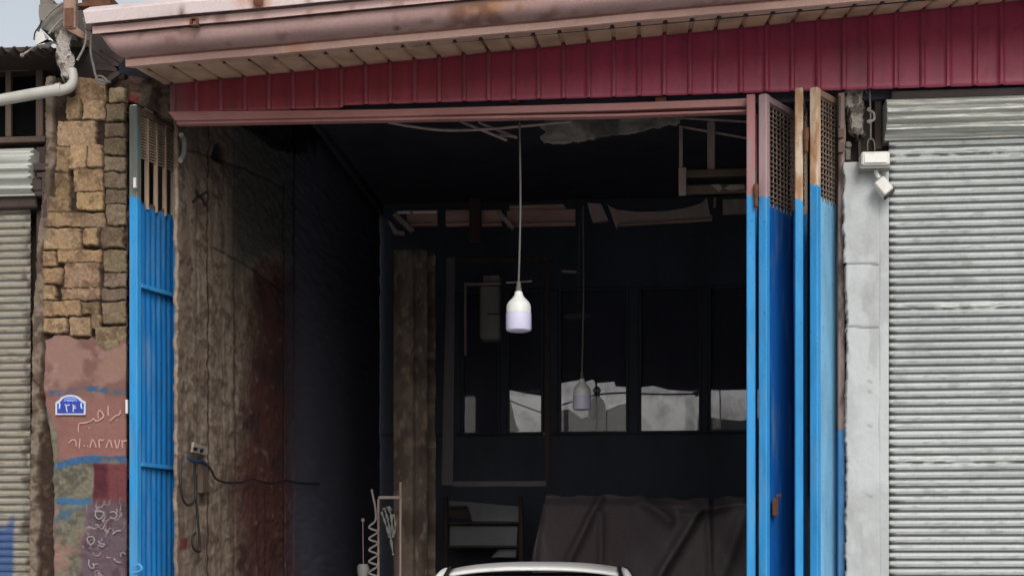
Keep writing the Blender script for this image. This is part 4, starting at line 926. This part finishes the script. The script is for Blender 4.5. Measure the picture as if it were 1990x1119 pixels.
# covered vehicle / tall load
def cov_f(U, V, x, y):
    n1 = fbm(U*2.2+V*.8, V*.9, 3, 3)
    fold = 0
    for (ax, ay, bx, by, w_, h_) in ((1165, 970, 1100, 1100, 12, .06), (1370, 972, 1280, 1119, 14, .08), (1375, 972, 1380, 1119, 9, .04), (1250, 970, 1300, 1010, 16, .05), (1330, 1000, 1440, 975, 14, .05), (1168, 1000, 1168, 1119, 10, .03), (1450, 985, 1400, 1119, 20, .05), (1052, 978, 1036, 1119, 9, .04)):
        t = np.clip(((x-ax)*(bx-ax)+(y-ay)*(by-ay))/((bx-ax)**2+(by-ay)**2), 0, 1); s = np.hypot(x-ax-t*(bx-ax), y-ay-t*(by-ay)); fold = fold+1.7*h_*np.exp(-(s/(w_*.75))**2)
    top = sm(985, 962, y)
    c = np.ones(x.shape+(3,))*lin((98, 84, 80), 1); c = mixc(c, lin((80, 66, 64), 1), sm(.4, .6, n1))
    rt = 964+4*np.sin(x*.02)-6*sm(1120, 1060, x)+14*sm(1062, 1035, x)+2*np.sin(x*.11)
    ok = (y > rt) & (x > 1058-26*sm(970, 1100, y))
    return fold+(n1-.5)*.12-top*.10, c, ok
YC = 4.75
zc = P(1200, 960, YC).z
cv = relief('cloth_cover', np.concatenate([np.arange(P(1028, 1000, YC).x, P(1066, 1000, YC).x, .004), np.arange(P(1066, 1000, YC).x, 2.6, .014)]), np.concatenate([np.arange(0, zc-.2, .03), np.arange(zc-.2, zc+.03, .0035)]), (0, YC, 0), (1, 0, 0), (0, 0, 1), (0, -1, 0), cov_f, M['attr_fine'], None, .01, boost=(2.0, 2.4, 2.8),
            label='brown cloth cover draped over a tall load behind the white car', cat='cover')
ld = MB(); ld.bb(P(1045, 1000, YC).x+.06, 2.6, YC+.22, 5.9, .04, zc-.1); ld.build('covered_load', M['dim'], label='tall boxy load hidden beneath the brown cloth cover', cat='load')

# shelves with stored glass and parts
sf = thing('shelf_rack', 'dark shelf rack with leaning glass sheets left of the brown cover', 'shelf', P(940, 1100, 5.2))
MS = paint('dusty_glass_sheet', (92, 95, 100), (70, 72, 78), .5, 5, .6, g=1.3)
m = MB()
for px in (866, 1012): m.pbox(px-4, px+4, 965, 1400, 5.2, 5.26)
for y in (1016, 1062): m.pbox(866, 1012, y-3, y+2, 5.2, 5.5)
each(m, 'shelf_bar', M['dark_steel'], sf)
for pp, lb in (([(872, 972), (900, 974), (1012, 984), (1012, 1013), (918, 1012), (910, 985), (872, 982)], 'greyish curved glass sheet on the top shelf of the rack'),
               ([(874, 1020), (1006, 1022), (1004, 1060), (874, 1060)], 'greyish glass sheet leaning on the middle shelf of the rack'),
               ([(955, 1082), (970, 1067), (1004, 1066), (1002, 1082)], 'small glass sheet on the lowest visible shelf of the rack')):
    MB().ppoly(pp, 5.3, 5.33).build('glass_sheet', MS, label=lb, cat='glass sheet')
m = MB(); m.ppoly([(872, 984), (905, 982), (914, 1006), (872, 1005)], 5.16, 5.19); m.tube([P(873, 986, 5.14), P(906, 985, 5.14)], .012, 6); m.tube([P(873, 1004, 5.14), P(910, 1005, 5.14)], .012, 6)
m.build('grille_part', M['dark_steel'], label='dark louvred car part on the top shelf of the rack', cat='car part')

# tool stand at left: frame, coil spring hose, hanging cloth, round jar
ts = thing('tool_stand', 'thin steel stand with coiled hose near the inner pillar', 'stand', P(757, 1119, 3.0))
YT = 2.9
m = MB(); m.pbox(735, 779, 963, 969, YT, YT+.02); m.pbox(776, 780, 936, 1350, YT, YT+.02); m.pbox(733, 737, 969, 1350, YT+.002, YT+.02); each(m, 'stand_bar', M['dim'], ts)
hp = [(722, 950), (725, 965), (729, 985), (730, 1010)]
for i in range(12):
    hp += [(717, 1024+i*22), (734, 1033+i*22)]
MB().tube(pcurve(hp, YT-.05, 5), .0085, 7).build('coiled_hose', M['pale_frame'], ts, True)
rg = MB()
for pp, r0 in (([(747, 988), (751, 1000), (756, 1022), (760, 1050), (764, 1078)], .011), ([(755, 986), (760, 1002), (762, 1024), (763, 1044)], .013), ([(741, 994), (746, 1008), (752, 1026), (756, 1044)], .010), ([(764, 998), (768, 1012), (767, 1030), (765, 1042)], .009), ([(744, 990), (754, 985), (762, 990)], .012)):
    q = pcurve(pp, YT-.03, 5); rg.tube(q, [r0*(.7+.35*math.sin(i*1.3)) for i in range(len(q))], 8, .7)
rg.build('rag', paint('pale_rag', (128, 128, 124), (58, 56, 54), .9, 30, 1, (4, 1, .6), g=1), smooth=True, label='crumpled pale rag strips hanging on the tool stand', cat='rag')
MB().lathe(P(706, 1108, YT), [(.02, -.05), (.04, -.045), (.046, -.01), (.046, .03), (.036, .048), (.02, .05)], 16).build('jar', M['pale_frame'], smooth=True, label='round pale tin hanging low left of the coiled hose', cat='tin')
MB().tube([P(705, 1010, YT), P(706, 1096, YT)], .003, 6).lathe(P(705, 1010, YT), [(.004, -.015), (.013, -.008), (.013, .008), (.004, .015)], 10).build('hanging_hook', M['dim'], label='thin hook wire above the round pale tin', cat='hook')

# ------------------------------------------------------------------ socket box and cables on the left inner wall
def W(px, py, off=.02):     # point on the left inner wall seen at (px, py), pulled off it
    a = (px-995)/FPX; dx = -st+a*ct; dy = ct+a*st; t = (XL+off-CAM.x)/dx
    return Vector((XL+off, CAM.y+dy*t, CAM.z+(HOR-py)/FPX*t))
sk = thing('socket_plate', 'tilted white socket plate with blue wiring on the brown inner wall', 'socket', W(385, 885))
def wquad(pp, o0, o1):
    a = [W(x, y, o0) for x, y in pp]; b_ = [Vector((XL+o1, p.y, p.z)) for p in a]; n_ = len(a)
    return MB().add(a+b_, [tuple(range(n_)), tuple(range(2*n_-1, n_-1, -1))]+[(i, (i+1) % n_, n_+(i+1) % n_, n_+i) for i in range(n_)])
wquad([(373, 859), (388, 866), (400, 866), (398, 884), (370, 878)], .02, .035).build('plate', M['wrap'], sk)
wquad([(376, 868), (384, 870), (382, 876), (375, 874)], .034, .037).build('socket_hole', M['black'], sk); wquad([(388, 872), (394, 870), (395, 877), (388, 880)], .034, .037).build('socket_hole', M['black'], sk)
MB().tube(cat_curve([W(365, 888, .04), W(372, 894, .05), W(380, 897, .05), W(392, 896, .04), W(400, 902, .03)]), .010, 8).build('wire_bundle', paint('dark_blue_tape', (34, 58, 92), (24, 30, 42), .6, 30, .8), sk, True)
for pp, lb in (([(352, 890), (351, 940), (358, 975), (372, 980), (380, 960), (378, 900)], 'black cable loop hanging below the socket plate by the blue leaf'),
               ([(378, 898), (380, 950), (384, 1000), (387, 1040), (388, 1070), (376, 1065), (374, 1045), (380, 1035)], 'thin black cable dropping down the brown wall below the socket'),
               ([(396, 898), (410, 912), (420, 930), (440, 937), (470, 936), (490, 930), (510, 936), (535, 938), (552, 932), (580, 938), (620, 940)], 'black cable sagging across the dark red wall into the dark')):
    MB().tube(cat_curve([W(x, y, .03) for x, y in pp], 5), .007, 7).build('wall_cable', M['black'], smooth=True, label=lb, cat='cable', group='cables on the inner wall')
wquad([(384, 902), (392, 902), (398, 955), (384, 957)], .0, .03).build('junction_box', M['brown_frame'], label='small brown junction box under the socket plate', cat='box')
MB().tube(cat_curve([W(352, 262, .03), W(358, 275, .03), W(357, 300, .03), W(350, 312, .03)], 5), .014, 10).build('wall_stub_pipe', M['concrete'], smooth=True, label='short pale stub pipe on the wall just under the lintel', cat='pipe')

# ------------------------------------------------------------------ white car facing out
car = thing('parked_car', 'white saloon car parked nose-out inside the garage, only its roof showing', 'car', (-.77, 2.6, 0.03))
M['carp'] = paint('white_car_paint', (232, 238, 238), (220, 226, 226), .3, 3, .3, (1, 1, 1), bmp=.02, g=1.1, spec=.5)
m_, n, b = newmat('dark_glass'); b.inputs['Base Color'].default_value = (.012, .013, .016, 1); b.inputs['Roughness'].default_value = .08; M['cglass'] = m_
XC = (P(866, 1100, 2.0).x+P(1206, 1100, 2.0).x)/2; YN = .35; Z0 = .035
def cpt(x, y, z): return Vector((XC+x, YN+y, Z0+z))
# lower body loft
st_ = [(0, .62, .30, .55), (.06, .72, .22, .64), (.25, .80, .20, .74), (.8, .84, .19, .84), (1.15, .85, .19, .90), (2.2, .86, .19, .93), (3.3, .85, .19, .94), (3.9, .82, .20, .93), (4.2, .76, .24, .88), (4.28, .66, .30, .75)]
v = []; NC = 16
for (y, hw, zb_, zt_) in st_:
    for k in range(NC):
        a = 2*math.pi*k/NC+math.pi/NC; cx = math.copysign(abs(math.cos(a))**.35, math.cos(a)); cz = math.copysign(abs(math.sin(a))**.45, math.sin(a))
        v.append(cpt(cx*hw, y, (zb_+zt_)/2+cz*(zt_-zb_)/2))
fs = [(i*NC+k, i*NC+(k+1) % NC, (i+1)*NC+(k+1) % NC, (i+1)*NC+k) for i in range(len(st_)-1) for k in range(NC)]+[tuple(range(NC))[::-1], tuple((len(st_)-1)*NC+k for k in range(NC))]
MB().add(v, fs).build('body', M['carp'], car, True)
RW = .570; RY0 = 1.66; RY1 = 2.95; ZR = 1.437
# roof skin: crowned sheet, front header rounded down
v = []; nx, ny = 33, 26
for j in range(ny):
    for i in range(nx):
        u = -1+2*i/(nx-1); t = j/(ny-1); x = u*RW
        y = RY0+(RY1-RY0)*t+(.05*u*u if t < .5 else -.05*u*u)*(1-2*min(t, 1-t))
        z = ZR+.050*(1-math.exp(-t*9))*(1 if t < .7 else 1-(t-.7)*1.1)-.030*abs(u)**3-.012*u*u
        v.append(cpt(x, y, z))
rf = MB().add(v, [(j*nx+i, j*nx+i+1, (j+1)*nx+i+1, (j+1)*nx+i) for j in range(ny-1) for i in range(nx-1)]).build('roof', M['carp'], car, True)
md = rf.modifiers.new('thickness', 'SOLIDIFY'); md.thickness = .018; md.offset = -1
def wglass(name, q):
    v = []; N = 12
    for j in range(N+1):
        for i in range(N+1):
            u = i/N; t = j/N; p = (q[0]*(1-u)+q[1]*u)*(1-t)+(q[3]*(1-u)+q[2]*u)*t
            b_ = 4*u*(1-u)*.05; v.append(p+Vector((0, -b_ if name == 'windshield' else b_ if name == 'rear_window' else 0, 0)))
    o = MB().add(v, [(j*(N+1)+i, j*(N+1)+i+1, (j+1)*(N+1)+i+1, (j+1)*(N+1)+i) for j in range(N) for i in range(N)]).build(name, M['cglass'], car, True)
    md = o.modifiers.new('thickness', 'SOLIDIFY'); md.thickness = .005
wglass('windshield', [cpt(-.55, RY0+.075, ZR-.045), cpt(.55, RY0+.075, ZR-.045), cpt(.68, 1.1, .92), cpt(-.68, 1.1, .92)])
wglass('rear_window', [cpt(-.53, RY1-.03, ZR-.03), cpt(.53, RY1-.03, ZR-.03), cpt(.66, 3.5, .94), cpt(-.66, 3.5, .94)])
for s in (-1, 1):
    wglass('side_window', [cpt(s*.60, RY0+.12, ZR-.05), cpt(s*.60, RY1-.05, ZR-.05), cpt(s*.77, 3.25, .93), cpt(s*.77, 1.3, .93)])
    MB().tube(cat_curve([cpt(s*.600, RY0+.16, ZR-.010), cpt(s*.628, RY0+.06, ZR-.050), cpt(s*.68, RY0-.12, ZR-.19), cpt(s*.76, 1.05, .90)], 6), [.016+.018*min(1, i/9) for i in range(19)], 10).build('front_pillar', M['carp'], car, True)
    MB().tube(cat_curve([cpt(s*.572, RY0+.10, ZR+.006), cpt(s*.588, RY0+.02, ZR-.045), cpt(s*.645, RY0-.16, ZR-.2), cpt(s*.73, 1.0, .90)], 6), .013, 8).build('rubber_seal', M['black'], car, True)
    MB().tube(cat_curve([cpt(s*.592, RY0+.42, ZR-.045), cpt(s*.60, 2.3, ZR-.035), cpt(s*.585, RY1, ZR-.045), cpt(s*.70, 3.4, .95)], 6), .024, 10).build('roof_rail', M['carp'], car, True)
    mr = MB().box(cpt(s*.86, 1.32, 1.05), (.09, .04, .06)); mr.bar(cpt(s*.80, 1.3, .98), cpt(s*.85, 1.3, 1.03), .03, .03); mr.build('mirror', M['black'], car)
    MB().box(cpt(s*.56, .02, .58), (.15, .05, .065)).build('headlight', paint('headlight_lens', (190, 195, 200), None, .1, g=1.2), car)
    for y in (.75, 3.45):
        m = MB(); m.lathe((0, 0, 0), [(.18, -.09), (.28, -.09), (.30, -.07), (.30, .07), (.28, .09), (.18, .09)], 28); m.v = [(c[2], c[0], c[1]) for c in m.v]
        q = cpt(s*.76, y, .30-.005); m.v = [(a+q.x, b_+q.y, c_+q.z) for a, b_, c_ in m.v]; wh = m.build('wheel', M['black'], car, True)
        m = MB(); m.lathe((0, 0, 0), [(.02, -.095), (.18, -.08), (.19, 0), (.18, .08), (.02, .095)], 20); m.v = [(c[2]+q.x, c[0]+q.y, c[1]+q.z) for c in m.v]; m.build('rim', M['drum'], wh, True)
MB().box(cpt(0, -.02, .40), (.70, .06, .09)).build('front_bumper', M['black'], car); MB().box(cpt(0, .03, .58), (.36, .03, .05)).build('radiator_grille', M['black'], car)
MB().tube(pcurve([(1206, 1112), (1216, 1104), (1224, 1112), (1228, 1125)], 2.2), .012, 8).build('handle_strap', M['black'], label='black loop sticking up beside the car roof', cat='strap')
